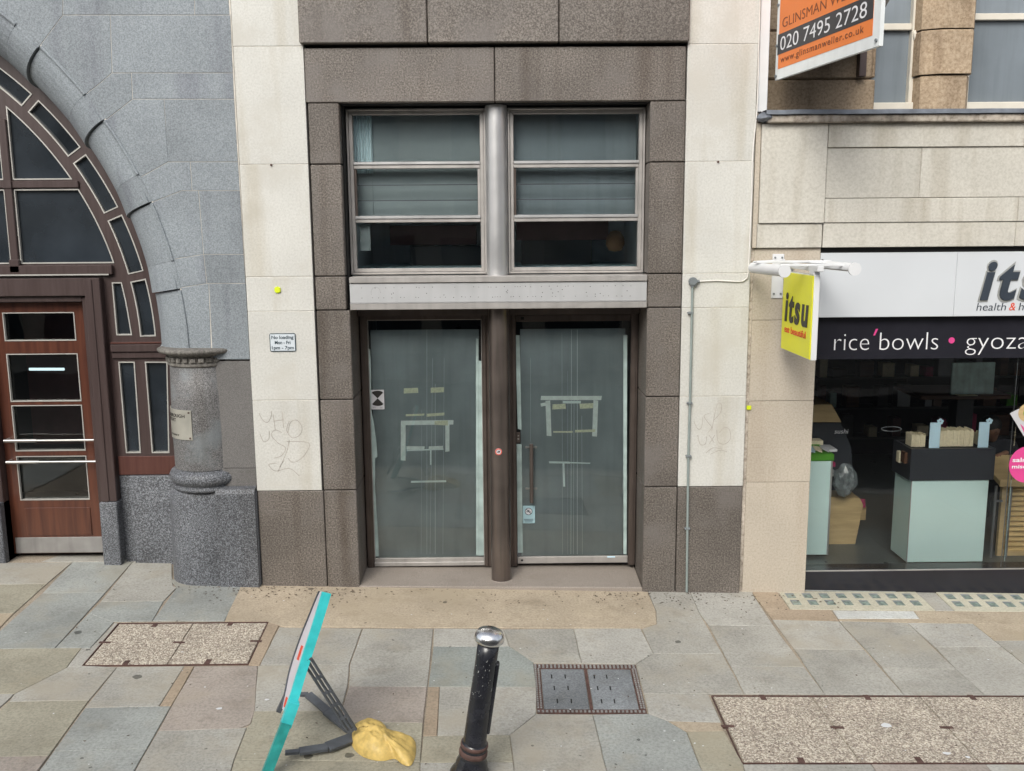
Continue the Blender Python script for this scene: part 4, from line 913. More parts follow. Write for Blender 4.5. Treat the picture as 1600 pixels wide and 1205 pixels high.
def pane(pts, wood_y=YS, w=.011, m='glass_dark', par=None, bm='bead'):
    par = par or lb
    P = [Vector((x, wood_y-.006, z)) for x, z in pts]
    # remove near duplicates
    Q = [P[0]]
    for p in P[1:]:
        if (p-Q[-1]).length > .004: Q.append(p)
    if (Q[0]-Q[-1]).length < .004: Q.pop()
    P = Q; nn = Vector((0,0,0))
    for i in range(len(P)): nn += P[i].cross(P[(i+1) % len(P)])
    if nn.y > 0: P = P[::-1]
    nn = Vector((0,-1,0)); I = inset(P, nn, w); n = len(P)
    g = MB().prism([(p.x, wood_y+.03, p.z) for p in P], (0,.006,0)).build('glass_pane', m, par)
    b = MB(); vs = P+I+[(p.x, p.y+.03, p.z) for p in I]
    b.add(vs, [(i, (i+1) % n, n+(i+1) % n, n+i) for i in range(n)]+[(n+i, n+(i+1) % n, 2*n+(i+1) % n, 2*n+i) for i in range(n)])
    b.build('glazing_bead', bm, par)
for p in panes+low: pane(p, par=lb)
# mouldings on the screen
box('transom', 'timber', lb, -6.2, -3.53, .5, .544, 2.83, 2.915, .006); box('transom_bead', 'bead', lb, -6.2, -3.56, .496, .4995, 2.824, 2.836, 0)
box('transom', 'timber', lb, -6.2, xz_arc(3.63)+.03, .52, .5445, 3.602, 3.666, .006); box('mullion', 'timber', lb, xm-.035, xm+.035, .515, .5445, 2.92, 4.2, .006)
box('boss', 'timber', lb, xm-.045, xm+.045, .5, .5445, 2.85, 2.97, .006); box('boss', 'timber', lb, xm-.04, xm+.04, .505, .5145, 3.6, 3.67, .004)
box('moulding', 'timber', lb, -3.6, -3.02, .5, .5445, 2.12, 2.19, .006); box('moulding', 'timber_red', lb, -3.6, -3.02, .51, .5445, 2.165+.03, 2.21, .003); box('moulding', 'timber', lb, -3.6, -3.02, .52, .5445, 2.06, 2.115, .004)
box('panel', 'timber_red', lb, -3.62, -3.0, .53, .5445, .95, 1.13, .004)
# door casing
box('casing', 'timber', lb, -3.755, -3.632, .46, .62, .712, 2.8, .006); box('casing', 'timber', lb, -4.95, -3.756, .46, .62, 2.64, 2.8, .006); box('casing', 'timber', lb, -3.77, -3.7, .45, .4595, .712, 2.79, .004)
box('casing', 'timber', lb, -3.822, -3.757, .5, .7, .03, 2.62, .006); box('casing', 'timber', lb, -4.76, -3.823, .5, .7, 2.585, 2.639, .006); box('casing', 'timber', lb, -4.78, -4.715, .5, .7, .03, 2.584, .006)
box('casing', 'timber', lb, -4.95, -4.781, .46, .62, .712, 2.63, .006)
# door leaf
YD = .6
ip = [[(3.5,488),(116.5,488),(118.5,532),(7,533.5)],[(9,553),(124,552),(128,627),(16,628)],[(18,633.5),(130,632),(133.5,704),(24,705.5)],[(25.5,713),(136,711.5),(142,780.5),(31,782)]]
holes = []
for q in ip:
    Q = FP(q, YD); x0, x1 = -4.605, -3.945; z1 = (Q[0][1]+Q[1][1])/2; z0 = (Q[2][1]+Q[3][1])/2; holes.append([(x0,z0),(x1,z0),(x1,z1),(x0,z1)])
dl = sheet_with_holes('door', 'door_wood', lb, [(-4.71,.165),(-3.828,.165),(-3.828,2.575),(-4.71,2.575)], holes, YD, .045)
tag(dl, 'varnished mahogany door with four stacked panes and two push bars')
for h in holes: pane(h, YD, .009, 'glass_door', dl)
box('kick_plate', 'kick', dl, -4.69, -3.835, .593, .5995, .17, .325, .002); box('door_panel', 'door_wood', dl, -4.57, -3.95, .592, .5995, .345, .62, .006)
for z in (1.292, 1.086):
    MB().cyl((-4.66,.52,z), (-3.82,.52,z), .011, n=14).build('push_bar', 'steel', dl)
    MB().cyl((-4.66,.52,z), (-4.36,.52,z), .0165, n=14).build('bar_sleeve', 'steel', dl)
    for x in (-4.655, -3.83): MB().cyl((x,.52,z), (x,.6,z), .012, n=10).build('bar_bracket', 'steel', dl)
# threshold and dark lobby with a lit tube
box('threshold', 'slab_grey', lb, -4.9, -3.62, .5, .9, -.2, .112, .003)
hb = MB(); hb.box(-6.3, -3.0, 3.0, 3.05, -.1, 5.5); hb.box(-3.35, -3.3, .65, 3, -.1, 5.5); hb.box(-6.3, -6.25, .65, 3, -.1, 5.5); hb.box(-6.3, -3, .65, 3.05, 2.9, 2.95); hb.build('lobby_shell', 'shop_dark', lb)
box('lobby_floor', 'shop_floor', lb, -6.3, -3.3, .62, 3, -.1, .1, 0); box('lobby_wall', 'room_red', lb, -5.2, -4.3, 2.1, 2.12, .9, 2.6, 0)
a, b = F(46, 577, 1.6), F(100, 577, 1.6); MB().cyl((a[0],1.6,a[1]), (b[0],1.6,b[1]), .014, n=12).build('light_tube', 'tube', lb)
box('lobby_panel', 'room_wall', lb, -3.95, -3.6, 2.4, 2.45, 1.5, 2.3, 0)
# name plate on the column
plt = thing('name_plate', 'worn metal name plate wrapped round the grey granite column', 'name plate', (-2.9, .05, 1.41))
def cylp(a, z, r): return (CXC+r*cos(a), CYC+r*sin(a), z)
aL, aR = radians(178), radians(264); zb, zt_ = 1.405, 1.67; n = 24; r0 = .2905
mb = MB(); vs = []
for i in range(n+1):
    a = aL+(aR-aL)*i/n
    vs += [cylp(a, zb, r0), cylp(a, zb, r0+.006), cylp(a, zt_, r0+.006), cylp(a, zt_, r0)]
mb.add(vs, [(4*i+k, 4*i+4+k, 4*i+4+(k+1) % 4, 4*i+(k+1) % 4) for i in range(n) for k in range(4)], False); mb.add(vs[:4], [(0,1,2,3)]); mb.add(vs[-4:], [(3,2,1,0)]); mb.build('plate', 'plate', plt)
RR = r0+.0065
def wrap(a_end, width, z): return lambda a, b, c: cylp(radians(a_end)-(width-a)/RR, z+b, RR+c)
for s, w, e, z, cp in (('BOROUGH', .25, 252, 1.602, .03), ('COURT', .165, 231, 1.562, .03), ('STREET', .15, 238, 1.436, .014)):
    text('lettering', s, 'ink', plt, (0,0,0), (1,0,0), (0,0,1), w, cp, bend=wrap(e, w, z), depth=.001, bold=.012, lift=.0003)
for a in (260,):
    for z in (1.423, 1.65): MB().cyl(cylp(radians(a), z, r0+.004), cylp(radians(a), z, r0+.012), .008, n=10).build('screw', 'rust', plt)
# ================================================================= RIGHT BUILDING
rbd = thing('stone_shop_building', 'buff stone building with a sushi shop below and sash windows above', 'building', (2.7, .03, -.1))
box('gap_strip', 'cornice', rbd, 2.142, 2.172, .035, .4, -.3, 5.9, .002, label='rough dark joint between the cream strip and the buff pier')
PB = [-.3, .772, 1.28, 1.793, 2.415, 3.03]
for z0, z1 in zip([-.3, .955, 1.695, 2.41], [.955, 1.695, 2.41, 3.03]):
    box('stone_block', 'sandstone', rbd, 2.172, 2.745, .03, .5, z0+.0015, z1-.0015, .003)
box('wall_core', 'cornice', rbd, 2.16, 2.7, .06, .5, -.3, 4.05, 0)
# shop front: fascia, black band, glass
XR = 6.4
box('shadow_gap', 'black', rbd, 2.746, XR, .06, .4, 2.985, 3.028, 0)
fa = thing('shop_fascia', 'white shop fascia with slate itsu lettering', 'shop sign', (2.75, .03, 2.43))
box('panel', 'fascia_white', fa, 2.748, 3.93, .03, .2, 2.43, 2.985, .002); box('panel', 'fascia_white', fa, 3.932, XR, .03, .2, 2.43, 2.985, .002)
p = F(1530, 466, .03); q = F(1525, 487, .03)
tw = .76
text('lettering', 'itsu', 'grey_edge', fa, (p[0]-.012, .0297, 2.585-.006), (1,0,0), (0,0,1), tw+.02, .352, bold=.05, shear=.2, spacing=1.22, depth=.006, lift=0.)
text('lettering', 'itsu', 'ink_blue', fa, (p[0], .0235, 2.585), (1,0,0), (0,0,1), tw, .34, bold=.03, shear=.2, depth=.012, lift=.0, spacing=1.25)
text('lettering', 'health', 'ink_blue', fa, (q[0], .03, 2.478), (1,0,0), (0,0,1), .255, .07, shear=.15, bold=-.005)
text('lettering', '&', 'red_ink', fa, (q[0]+.285, .03, 2.478), (1,0,0), (0,0,1), .055, .07, shear=.15)
text('lettering', 'happiness', 'ink_blue', fa, (q[0]+.37, .03, 2.478), (1,0,0), (0,0,1), .42, .07, shear=.15, bold=-.005)
box('vinyl_band', 'black_vinyl', rbd, 2.748, XR, .112, .1165, 2.05, 2.428, 0)
box('shop_window', 'glass_shop', rbd, 2.748, 4.612, .12, .128, .085, 2.428, 0, label='large shop window pane beside the buff pier'); box('shop_window', 'glass_shop', rbd, 4.617, XR, .12, .128, .085, 2.428, 0)
for s, x, z, w, m in (('rice', 1303, 545, .31, 'pale_vinyl'), ('bowls', 1374, 545, .52, 'pale_vinyl'), ('gyoza', 1508, 545, .56, 'pale_vinyl')):
    a = F(x, z, .11)
    text('lettering', s, m, rbd, (a[0], .1115, 2.128), (1,0,0), (0,0,1), w, .168, bold=-.018, depth=.001)
a = F(1487, 532, .11); MB().cyl((a[0],.109,a[1]), (a[0],.1115,a[1]), .027, n=24).build('printed_dot', 'pink_ink', rbd)
a = F(1367, 519, .11); MB().prism(XZ([(a[0]-.012,a[1]-.03),(a[0]+.003,a[1]-.03),(a[0]+.028,a[1]+.028),(a[0]+.008,a[1]+.028)], .1105), (0,.001,0)).build('printed_stroke', 'pink_ink', rbd)
box('stall_riser', 'black_vinyl', rbd, 2.748, XR, .1, .3, -.2, .082, .004); box('riser_edge', 'alu_warm', rbd, 2.748, XR, .1, .119, .0825, .09, .001)
# cladding above the fascia
box('cladding_panel', 'cladding', rbd, 2.19, 2.745, -.02, .4, 3.24, 4.06, .004); box('cladding_panel', 'cladding', rbd, 2.175, 2.74, .0, .4, 3.032, 3.236, .004)
box('cladding_panel', 'sandstone', rbd, 2.145, 2.187, .0, .4, 3.032, 4.07, .004)
for i, (z0, z1, y) in enumerate(((3.032,3.238,.0),(3.242,3.442,-.012),(3.446,3.86,-.004),(3.864,4.06,-.02))):
    for x0, x1 in ((2.75, 4.4), (4.402, XR)) if i != 2 else ((2.75, 3.55), (3.552, XR)): box('cladding_panel', 'cladding', rbd, x0, x1, y, .4, z0, z1, .004)
    
box('cornice', 'cornice', rbd, 2.22, XR, -.075, .4, 4.062, 4.125, .008)
mb = MB(); n = 60
for i in range(n):
    x0 = 2.2+(XR-2.2)*i/n; x1 = 2.2+(XR-2.2)*(i+1)/n
    def yy(x): return -.098+.006*mnoise.noise(Vector((x*4,0,0)))
    def zz(x): return 4.128+.006*mnoise.noise(Vector((x*5,3,0)))
    mb.add([(x0,yy(x0),zz(x0)),(x1,yy(x1),zz(x1)),(x1,yy(x1)+.01,zz(x1)+.036),(x0,yy(x0)+.01,zz(x0)+.036),(x0,.36,zz(x0)+.05),(x1,.36,zz(x1)+.05),(x0,yy(x0)+.03,zz(x0)-.004),(x1,yy(x1)+.03,zz(x1)-.004)], [(0,1,2,3),(3,2,5,4),(6,7,1,0)])
mb.build('lead_flashing', 'lead', rbd)
cr = MB(); cr.lathe((2.2,-.03,4.1), [(0,-.03),(.05,-.02),(.075,.0),(.06,.03),(.03,.045),(0,.05)], n=12, smooth=False); cr.v = [(x+random.uniform(-.012,.012), y+random.uniform(-.01,.01), z+random.uniform(-.006,.006)) for x, y, z in cr.v]
cr.build('broken_flashing', 'lead', rbd)
# upper storey
YU = .33
# strip of white render and old edge
box('pipe_strip', 'white', rbd, 2.155, 2.235, .02, .35, 4.16, 5.9, .004, label='white painted strip beside the yellow stone'); 
zc = [4.13, 4.47, 4.87, 5.28, 5.9]
for z0, z1 in zip(zc[:-1], zc[1:]):
    f = z0 < 4.2
    box('stone_block', 'oldstone', rbd, 2.29, 3.255 if f else 3.225, YU, .9, z0+.006, z1-.006, .012)
    if f: continue
    box('stone_block', 'oldstone', rbd, 3.228, 3.262, YU+.03, .9, z0+.014, z1-.014, .01)
# pier with chamfered rusticated blocks
for z0, z1 in zip([4.14,4.505,4.88,5.27], [4.495,4.87,5.26,5.9]):
    o = .0 if z0 < 4.2 else .02
    P = [(3.6-o*.3, .62), (3.66-o, .36), (3.8, YU-.02-o), (4.04+o, YU-.02-o), (4.08+o, .36), (4.1+o,.62)]
    MB().prism([(x, y, z1) for x, y in P], (0,0,z0-z1), .012).build('stone_block', 'oldstone', rbd)
box('wall_core', 'oldstone', rbd, 2.25, 3.2, YU+.04, .9, 4.1, 5.9, 0); 
# sash windows
for x0, x1, lab in ((3.265, 3.66, 'narrow sash'), (4.11, XR, 'wide sash')):
    zb_ = 4.2
    w = box('window', 'sash_glass', rbd, x0+.0, x1, .52, .53, zb_+.05, 5.9, 0)
    box('sill', 'cream_paint', w, x0-.02, x1, .44, .56, zb_-.1, zb_+.085, .005)
    box('sash_frame', 'cream_paint', w, x1-.055, x1+.0, .46, .56, zb_+.086, 5.9, .004) 
    if x0 > 4: box('sash_frame', 'cream_paint', w, x0-.01, x0+.03, .47, .56, zb_+.086, 5.9, .004)
    zr = 4.9 if x0 < 4 else 4.98
    box('meeting_rail', 'cream_paint', w, x0+.03 if x0 > 4 else x0, x1-.056, .47, .515, zr, zr+.055, .004)
    if x0 < 4: MB().lathe((x1-.03,.455,zr-.05), [(.0,-.05),(.014,-.03),(.022,.0),(.018,.04),(.0,.05)], n=12).build('sash_horn', 'cream_paint', w)
# ---- interior of the shop
YF = -.07
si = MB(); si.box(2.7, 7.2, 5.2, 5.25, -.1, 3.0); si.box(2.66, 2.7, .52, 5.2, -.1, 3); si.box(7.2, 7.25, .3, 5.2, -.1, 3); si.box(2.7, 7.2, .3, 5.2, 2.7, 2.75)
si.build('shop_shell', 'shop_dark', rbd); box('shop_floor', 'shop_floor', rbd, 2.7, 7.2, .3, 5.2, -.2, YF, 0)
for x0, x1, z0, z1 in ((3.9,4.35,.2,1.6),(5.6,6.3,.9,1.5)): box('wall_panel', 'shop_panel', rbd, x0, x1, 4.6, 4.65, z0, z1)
# main cutlery stand
def px_x(px, py, y): return F(px, py, y)[0]
ks = thing('napkin_stand', 'pale aqua stand with black tray of napkins behind the shop window', 'stand', (4.3, .8, YF))
xa, xb = 3.925, 4.675; ya, yb = .61, .99
box('cabinet', 'aqua_panel', ks, xa, xb, ya, yb, YF+.04, .80, .006)
box('edge_strip', 'alu', ks, xa-.002, xa+.006, ya-.004, ya+.003, YF+.04, .8, .001)
tr = MB(); tr.prism([(xa-.03,ya-.02,.80),(xb+.03,ya-.02,.80),(xb+.03,yb+.01,.80),(xa-.03,yb+.01,.80)], (0,0,.31), .0); tr.build('tray', 'charcoal', ks)
box('tray_inner', 'black', ks, xa+.0, xb, ya+.02, yb-.03, 1.1, 1.113, 0)
for x, y in ((xa+.06,ya+.05),(xb-.06,ya+.05),(xa+.06,yb-.05),(xb-.06,yb-.05)): MB().cyl((x-.015,y,YF+.022), (x+.015,y,YF+.022), .022, n=14).build('castor', 'black_plastic', ks)
random.seed(5)
for x0, x1, h in ((3.93,4.06,.12),(4.16,4.29,.16),(4.29,4.52,.165),(4.60,4.67,.12)):
    mb = MB(); x = x0
    while x < x1:
        hh = h+random.uniform(-.012,.008); mb.box(x, x+.006, ya+.06+random.uniform(0,.01), ya+.2, 1.111, 1.111+hh); x += .0085
    mb.build('napkin_stack', 'paper', ks, kind='stuff')
for x0 in (4.075, 4.545):
    mb = MB(); mb.box(x0, x0+.1, ya+.01, ya+.02, 1.112, 1.36, .001); c = (x0+.095, ya+.015, 1.37)
    for i in range(5):
        a = i*2*pi/5+.3; mb.cyl((c[0]+.02*cos(a), ya+.011, c[2]+.017*sin(a)), (c[0]+.02*cos(a), ya+.019, c[2]+.017*sin(a)), .013, n=10)
    mb.build('divider_card', 'sky_blue', ks)
box('sauce_pocket', 'mid_wood', ks, xa-.06, xa-.03, ya+.05, ya+.14, .95, 1.06, .004); box('sauce_pocket', 'paper', ks, xa-.065, xa-.032, ya+.16, ya+.23, .93, 1.04, .004)
MB().tube([(xa-.02+.1*cos(a), yb+.1+.02*sin(a), 1.2+.02*sin(a)) for a in [i*pi/10 for i in range(21)]], .006, 8).build('tray_ring', 'steel_leg', ks)
# left stand
ls = thing('aqua_stand', 'pale aqua stand with a green top half hidden by the buff pier', 'stand', (2.9, 1, YF))
box('cabinet', 'aqua_panel', ls, 2.62, 3.25, .88, 1.4, YF+.03, .93, .005); box('top_board', 'green', ls, 2.62, 3.262, .87, 1.4, .932, 1.0, .004)
box('edge_strip', 'alu', ls, 3.235, 3.252, .874, .879, YF+.03, .93, 0)
for i in range(4): MB().prism([(2.95+.07*i,.93,1.002+.012*i),(3.02+.07*i,.93,1.002),(3.1+.06*i,1.1,1.012),(2.98+.07*i,1.1,1.03)], (0,0,.006)).build('leaflet', ['white','sky_blue','paper','white'][i], ls)
MB().cyl((3.15,.95,YF+.015), (3.18,.95,YF+.015), .018, n=12).build('castor', 'black_plastic', ls)
# wooden display with sushi panel
sd = thing('sushi_display', 'wooden sushi display with dark panel and shelves behind the aqua stand', 'display', (3.3, 1.4, YF))
zt0 = [(2.75,.0),(3.0,0)]
MB().prism(XZ([F(1240,608+25,1.5),F(1300,632,1.5),F(1315,660,1.5),F(1240,660,1.5)], 1.5), (0,.6,0), .004).build('wood_top', 'pale_wood', sd)
MB().prism(XZ([F(1240,661,1.52),F(1315,661,1.52),F(1332,700,1.52),F(1336,775,1.52),F(1334,780,1.52),F(1240,780,1.52)], 1.55), (0,.5,0), .002).build('side_panel', 'charcoal', sd)
a = F(1306, 679, 1.5); text('lettering', 'sushi', 'pale_vinyl', sd, (a[0], 1.545, a[1]), (1,0,0), (0,0,1), .14, .05, shear=.2)
MB().prism(XZ([F(1297,852,1.27),F(1337,852,1.27),F(1350,790,1.27),F(1344,779,1.27),F(1290,777,1.27),F(1290,852,1.27)], 1.28), (0,.5,0), .006).build('wood_base', 'pale_wood', sd)
for px, py, m in ((1302,700,'white'),(1306,738,'white')):
    a = F(px, py, 1.4); box('shelf', m, sd, 2.9, a[0], 1.28, 1.5, a[1]-.012, a[1]+.012, .002)
for px0, px1, py, m in ((1266,1290,712,'mid_wood'),(1268,1298,722,'room_red'),(1283,1303,728,'magenta'),(1262,1284,694,'paper')):
    a = F(px0, py, 1.35); b = F(px1, py-7, 1.35); box('carton', m, sd, a[0], b[0], 1.3, 1.42, a[1], b[1], .002)
a = F(1342, 795, 1.5); box('basket', 'pale_wood', sd, a[0]-.02, a[0]+.12, 1.6, 1.75, a[1]-.16, a[1]-.01, .003); MB().cyl((a[0]+.05,1.58,a[1]-.01), (a[0]+.05,1.6,a[1]+.08), .05, n=10).build('carton', 'magenta', sd)
# crumpled clear bag
mb = MB(); bmh = bmesh.new(); bmesh.ops.create_icosphere(bmh, subdivisions=3, radius=1); c0 = F(1318, 748, 1.2)
for v in bmh.verts: 
    d = 1+.25*mnoise.noise(v.co*2.3)+.12*mnoise.noise(v.co*6); v.co = Vector((c0[0]+v.co.x*.115*d, 1.15+v.co.y*.08*d, c0[1]+v.co.z*.17*d))
bmh.verts.index_update(); mb.add([v.co.copy() for v in bmh.verts], [[v.index for v in f.verts] for f in bmh.faces]); bmh.free()
tag(mb.build('plastic_bag', 'plastic_bag', None, origin=(c0[0], 1.15, c0[1]-.17)), 'crumpled clear plastic bag hanging by the sushi display', 'bag')
# slatted wooden cabinet on a steel frame
wc = thing('slatted_cabinet', 'pale wooden slatted cabinet on a steel frame at the right of the shop window', 'cabinet', (5.0, .9, YF))
q0, q1 = F(1556, 868, .89), F(1561, 755, .89); x0 = q0[0]; xe = x0+.95; z0, z1 = .02, .83
frame_ring('cabinet_frame', 'pale_wood', x0, xe, q0[1], q1[1]+.0, .045, .87, .04, wc)
box('cabinet_back', 'black', wc, x0+.02, xe-.02, .95, .97, q0[1]+.02, q1[1]-.02, 0)
nz = 13
for i in range(nz):
    z = q0[1]+.06+(q1[1]-q0[1]-.12)*i/(nz-1); MB().prism([(x0+.045,.875,z-.014),(xe-.045,.875,z-.014),(xe-.045,.93,z+.018),(x0+.045,.93,z+.018)], (0,-.004,.012)).build('slat', 'pale_wood_h', wc)
tz = F(1547, 752, .8)[1]
MB().prism([(x0-.07,.80,tz),(xe,.80,tz),(xe,1.35,tz+.13),(x0-.02,1.35,tz+.13)], (0,0,-.05), .004).build('wood_tray', 'pale_wood', wc); box('tray_lip', 'pale_wood', wc, x0-.075, xe, .785, .798, tz-.055, tz+.02, .003)
for x in (x0-.08, x0+.07): MB().cyl((x,.84,YF), (x,.84,tz-.06), .014, n=10).build('leg', 'steel_leg', wc)
box('lower_rail', 'steel_leg', wc, x0-.1, xe, .83, .85, q0[1]-.05, q0[1]-.015, .002); box('side_rail', 'steel_leg', wc, x0-.08, x0, .84, .86, .5, .52, .002)
a = F(1552, 866, .2); MB().cyl((4.6145,.18,-.05), (4.6145,.18,2.4), .004, n=6).build('glass_joint', 'steel_leg', rbd)
# back-of-shop table and marbled sheets
tb = thing('round_table', 'dark brown table at the back of the sushi shop', 'table', (5.2, 2.6, YF))
a0 = F(1430, 615, 2.6); a1 = F(1570, 615, 2.6)
box('table_top', 'mid_wood', tb, a0[0], a1[0], 2.45, 3.2, a0[1]-.05, a0[1], .01); box('leg', 'charcoal', tb, a0[0]+.55, a0[0]+.75, 2.7, 2.9, YF, a0[1]-.052, .004)
ms = thing('marbled_screen', 'pale green marbled panel standing on the dark brown table', 'panel', (5.2, 2.6, a0[1]))
b0 = F(1482, 617, 2.55); b1 = F(1523, 566, 2.55); b2 = F(1550, 612, 2.55)
box('panel', 'teal_tile', ms, b0[0], b1[0], 2.5, 2.53, a0[1]+.002, b1[1], .002); box('panel', 'teal_tile', ms, b1[0]+.004, b2[0], 2.52, 2.55, a0[1]+.002, b1[1], .002)
a = F(1505, 617, 2.5); box('paper_edge', 'paper', ms, a[0]-.1, a[0]+.12, 2.4, 2.49, a0[1]+.001, a0[1]+.007, .001)
# glass stickers: pink disc and bowl picture
pk = thing('window_sticker', 'pink round salmon miso sticker on the shop window', 'sticker', (4.72, .118, 1.0))
a = F(1606, 726, .115); MB().cyl((a[0],.116,a[1]), (a[0],.119,a[1]), .17, n=48).build('disc', 'pink_ink', pk)
b = F(1582, 722, .114); text('lettering', 'salmon', 'pale_vinyl', pk, (b[0], .1155, b[1]), (1,0,0), (0,0,1), .24, .04, bold=.02, depth=.0006); b = F(1581, 732, .114); text('lettering', 'miso soup', 'pale_vinyl', pk, (b[0], .1155, b[1]), (1,0,0), (0,0,1), .3, .035, bold=.02, depth=.0006)
bw = thing('window_sticker', 'cone-shaped bowl picture sticker above the pink disc', 'sticker', (4.8, .118, 1.4))
MB().prism(XZ(FP([(1578,646),(1592,639),(1625,640),(1625,700),(1600,682)], .116), .116), (0,.002,0)).build('bowl_print', 'sticker', bw)
a = F(1606, 645, .113); mb = MB(); mb.cyl((a[0],.1135,a[1]), (a[0],.1155,a[1]), .085, n=24); mb.build('food_print', 'pale_wood', bw)
MB().cyl((a[0]+.01,.1115,a[1]), (a[0]+.01,.1132,a[1]), .05, n=20).build('food_print', 'green', bw); MB().prism(XZ(FP([(1594,662),(1600,668),(1606,682),(1600,676)], .1145), .1145), (0,.001,0)).build('printed_mark', 'pink_ink', bw)
random.seed(31)
bk = thing('back_shelving', 'dark shelving with dim cartons along the back of the sushi shop', 'shelving', (4.0, 4.0, YF))
for z in (.45, .85, 1.25, 1.65): box('shelf', 'shop_panel', bk, 2.9, 6.9, 3.9, 4.2, z, z+.025, 0)
for z in (.475, .875, 1.275):
    x = 3.0
    while x < 6.8:
        w = random.uniform(.06, .2); box('carton', random.choice(['shop_panel','room_red','teal_tile','paper','mid_wood','magenta','green','steel_leg']), bk, x, x+w, 3.93, 4.1, z, z+random.uniform(.1,.3), .003); x += w+random.uniform(.01,.25)
# ---- person behind the slatted cabinet
def skin_mesh(name, m, nodes, edges, parent, sub=2):
    me = bpy.data.meshes.new(name); org = ORG[parent.name]; me.from_pydata([tuple(Vector(p)-org) for p, r in nodes], edges, []); o = bpy.data.objects.new(name, me); S.collection.objects.link(o)
    sk = o.modifiers.new('s', 'SKIN'); 
    for i, (p, r) in enumerate(nodes): me.skin_vertices[0].data[i].radius = (r, r) if not isinstance(r, tuple) else r
    me.skin_vertices[0].data[0].use_root = True
    sb = o.modifiers.new('b', 'SUBSURF'); sb.levels = sub; sb.render_levels = sub
    me2 = bpy.data.meshes.new_from_object(o.evaluated_get(bpy.context.evaluated_depsgraph_get())); bpy.data.objects.remove(o)
    for p in me2.polygons: p.use_smooth = True
    me2.materials.clear(); me2.materials.append(M[m]); o = bpy.data.objects.new(name, me2); S.collection.objects.link(o); o.parent = parent; ORG[o.name] = org
    return o
YP = 1.75
hd = F(1551, 672, YP); hz = hd[1]; hX = hd[0]
pn = thing('person', 'person in dark clothes leaning over the wooden cabinet inside the shop', 'person', (hX+.2, YP+.25, YF))
hnd = F(1560, 717, 1.3)
N = [((hX+.22,YP+.3,hz-.62),.13),((hX+.18,YP+.24,hz-.4),.135),((hX+.12,YP+.16,hz-.22),.13),((hX+.05,YP+.08,hz-.12),.05),
     ((hX+.3,YP+.14,hz-.2),.06),((hX+.32,YP-.02,hz-.42),.045),((hX-.08,YP+.2,hz-.2),.06),((hX-.1,YP+.1,hz-.42),.046),
     ((hX+.13,YP+.3,hz-.75),.085),((hX+.12,YP+.28,hz-1.05),.065),((hX+.12,YP+.32,YF+.05),.045),((hX+.31,YP+.3,hz-.75),.085),((hX+.32,YP+.28,hz-1.05),.065),((hX+.32,YP+.32,YF+.05),.045),
     ((hnd[0]+.18,1.42,hnd[1]-.02),.036),((hnd[0]-.04,1.5,hnd[1]+.0),.036)]
skin_mesh('clothing', 'cloth', N, [(0,1),(1,2),(2,3),(2,4),(4,5),(5,14),(2,6),(6,7),(7,15),(0,8),(8,9),(9,10),(0,11),(11,12),(12,13)], pn)
body = [((hX+.05,YP+.08,hz-.14),.05),((hX+.02,YP+.03,hz-.07),.055),((hX,YP,hz+.0),.085),((hX,YP+.01,hz+.06),.08)]
skin_mesh('body', 'skin', body, [(0,1),(1,2),(2,3)], pn)
MB().lathe((hX+.01, YP-.075, hz-.01), [(0,.03),(.012,.01),(.018,-.02),(.0,-.03)], n=10).build('nose', 'skin', pn)
hr = MB(); b2 = bmesh.new(); bmesh.ops.create_icosphere(b2, subdivisions=3, radius=1)
for v in b2.verts: v.co = Vector((hX+v.co.x*.105, YP+.04+v.co.y*.11, hz+.05+v.co.z*.11))
b2.verts.index_update(); hr.add([v.co.copy() for v in b2.verts], [[v.index for v in f.verts] for f in b2.faces], True); b2.free(); hr.build('hair', 'hair', pn)
def hand(wr, d, sgn):
    nodes = [(Vector(wr)-Vector(d)*.14,.033),(wr,.026),(Vector(wr)+Vector(d)*.05,.032)]; ed = [(0,1),(1,2)]
    d = Vector(d); s = Vector((-d.y, d.x, 0)).normalized()
    for k in range(4):
        b = Vector(wr)+d*.075+s*(.026-.0175*k); l = (.03,.036,.034,.026)[k]; i = len(nodes)
        nodes += [(b,.0095),(b+d*l-Vector((0,0,.006)),.0085),(b+d*(l*1.7)-Vector((0,0,.024)),.0075)]; ed += [(2,i),(i,i+1),(i+1,i+2)]
    i = len(nodes); b = Vector(wr)+d*.03+s*.03*sgn; nodes += [(b,.011),(b+d*.03+s*.02*sgn-Vector((0,0,.01)),.009)]; ed += [(1,i),(i,i+1)]
    return nodes, ed
for wr, d, sg in (((hnd[0]+.04,1.36,hnd[1]+.02),Vector((-.85,-.45,-.12)).normalized(),1),((hnd[0]+.0,1.44,hnd[1]-.01),Vector((.8,-.5,-.1)).normalized(),-1)):
    nd, ed = hand(wr, d, sg); skin_mesh('hand', 'skin', nd, ed, pn, sub=1)
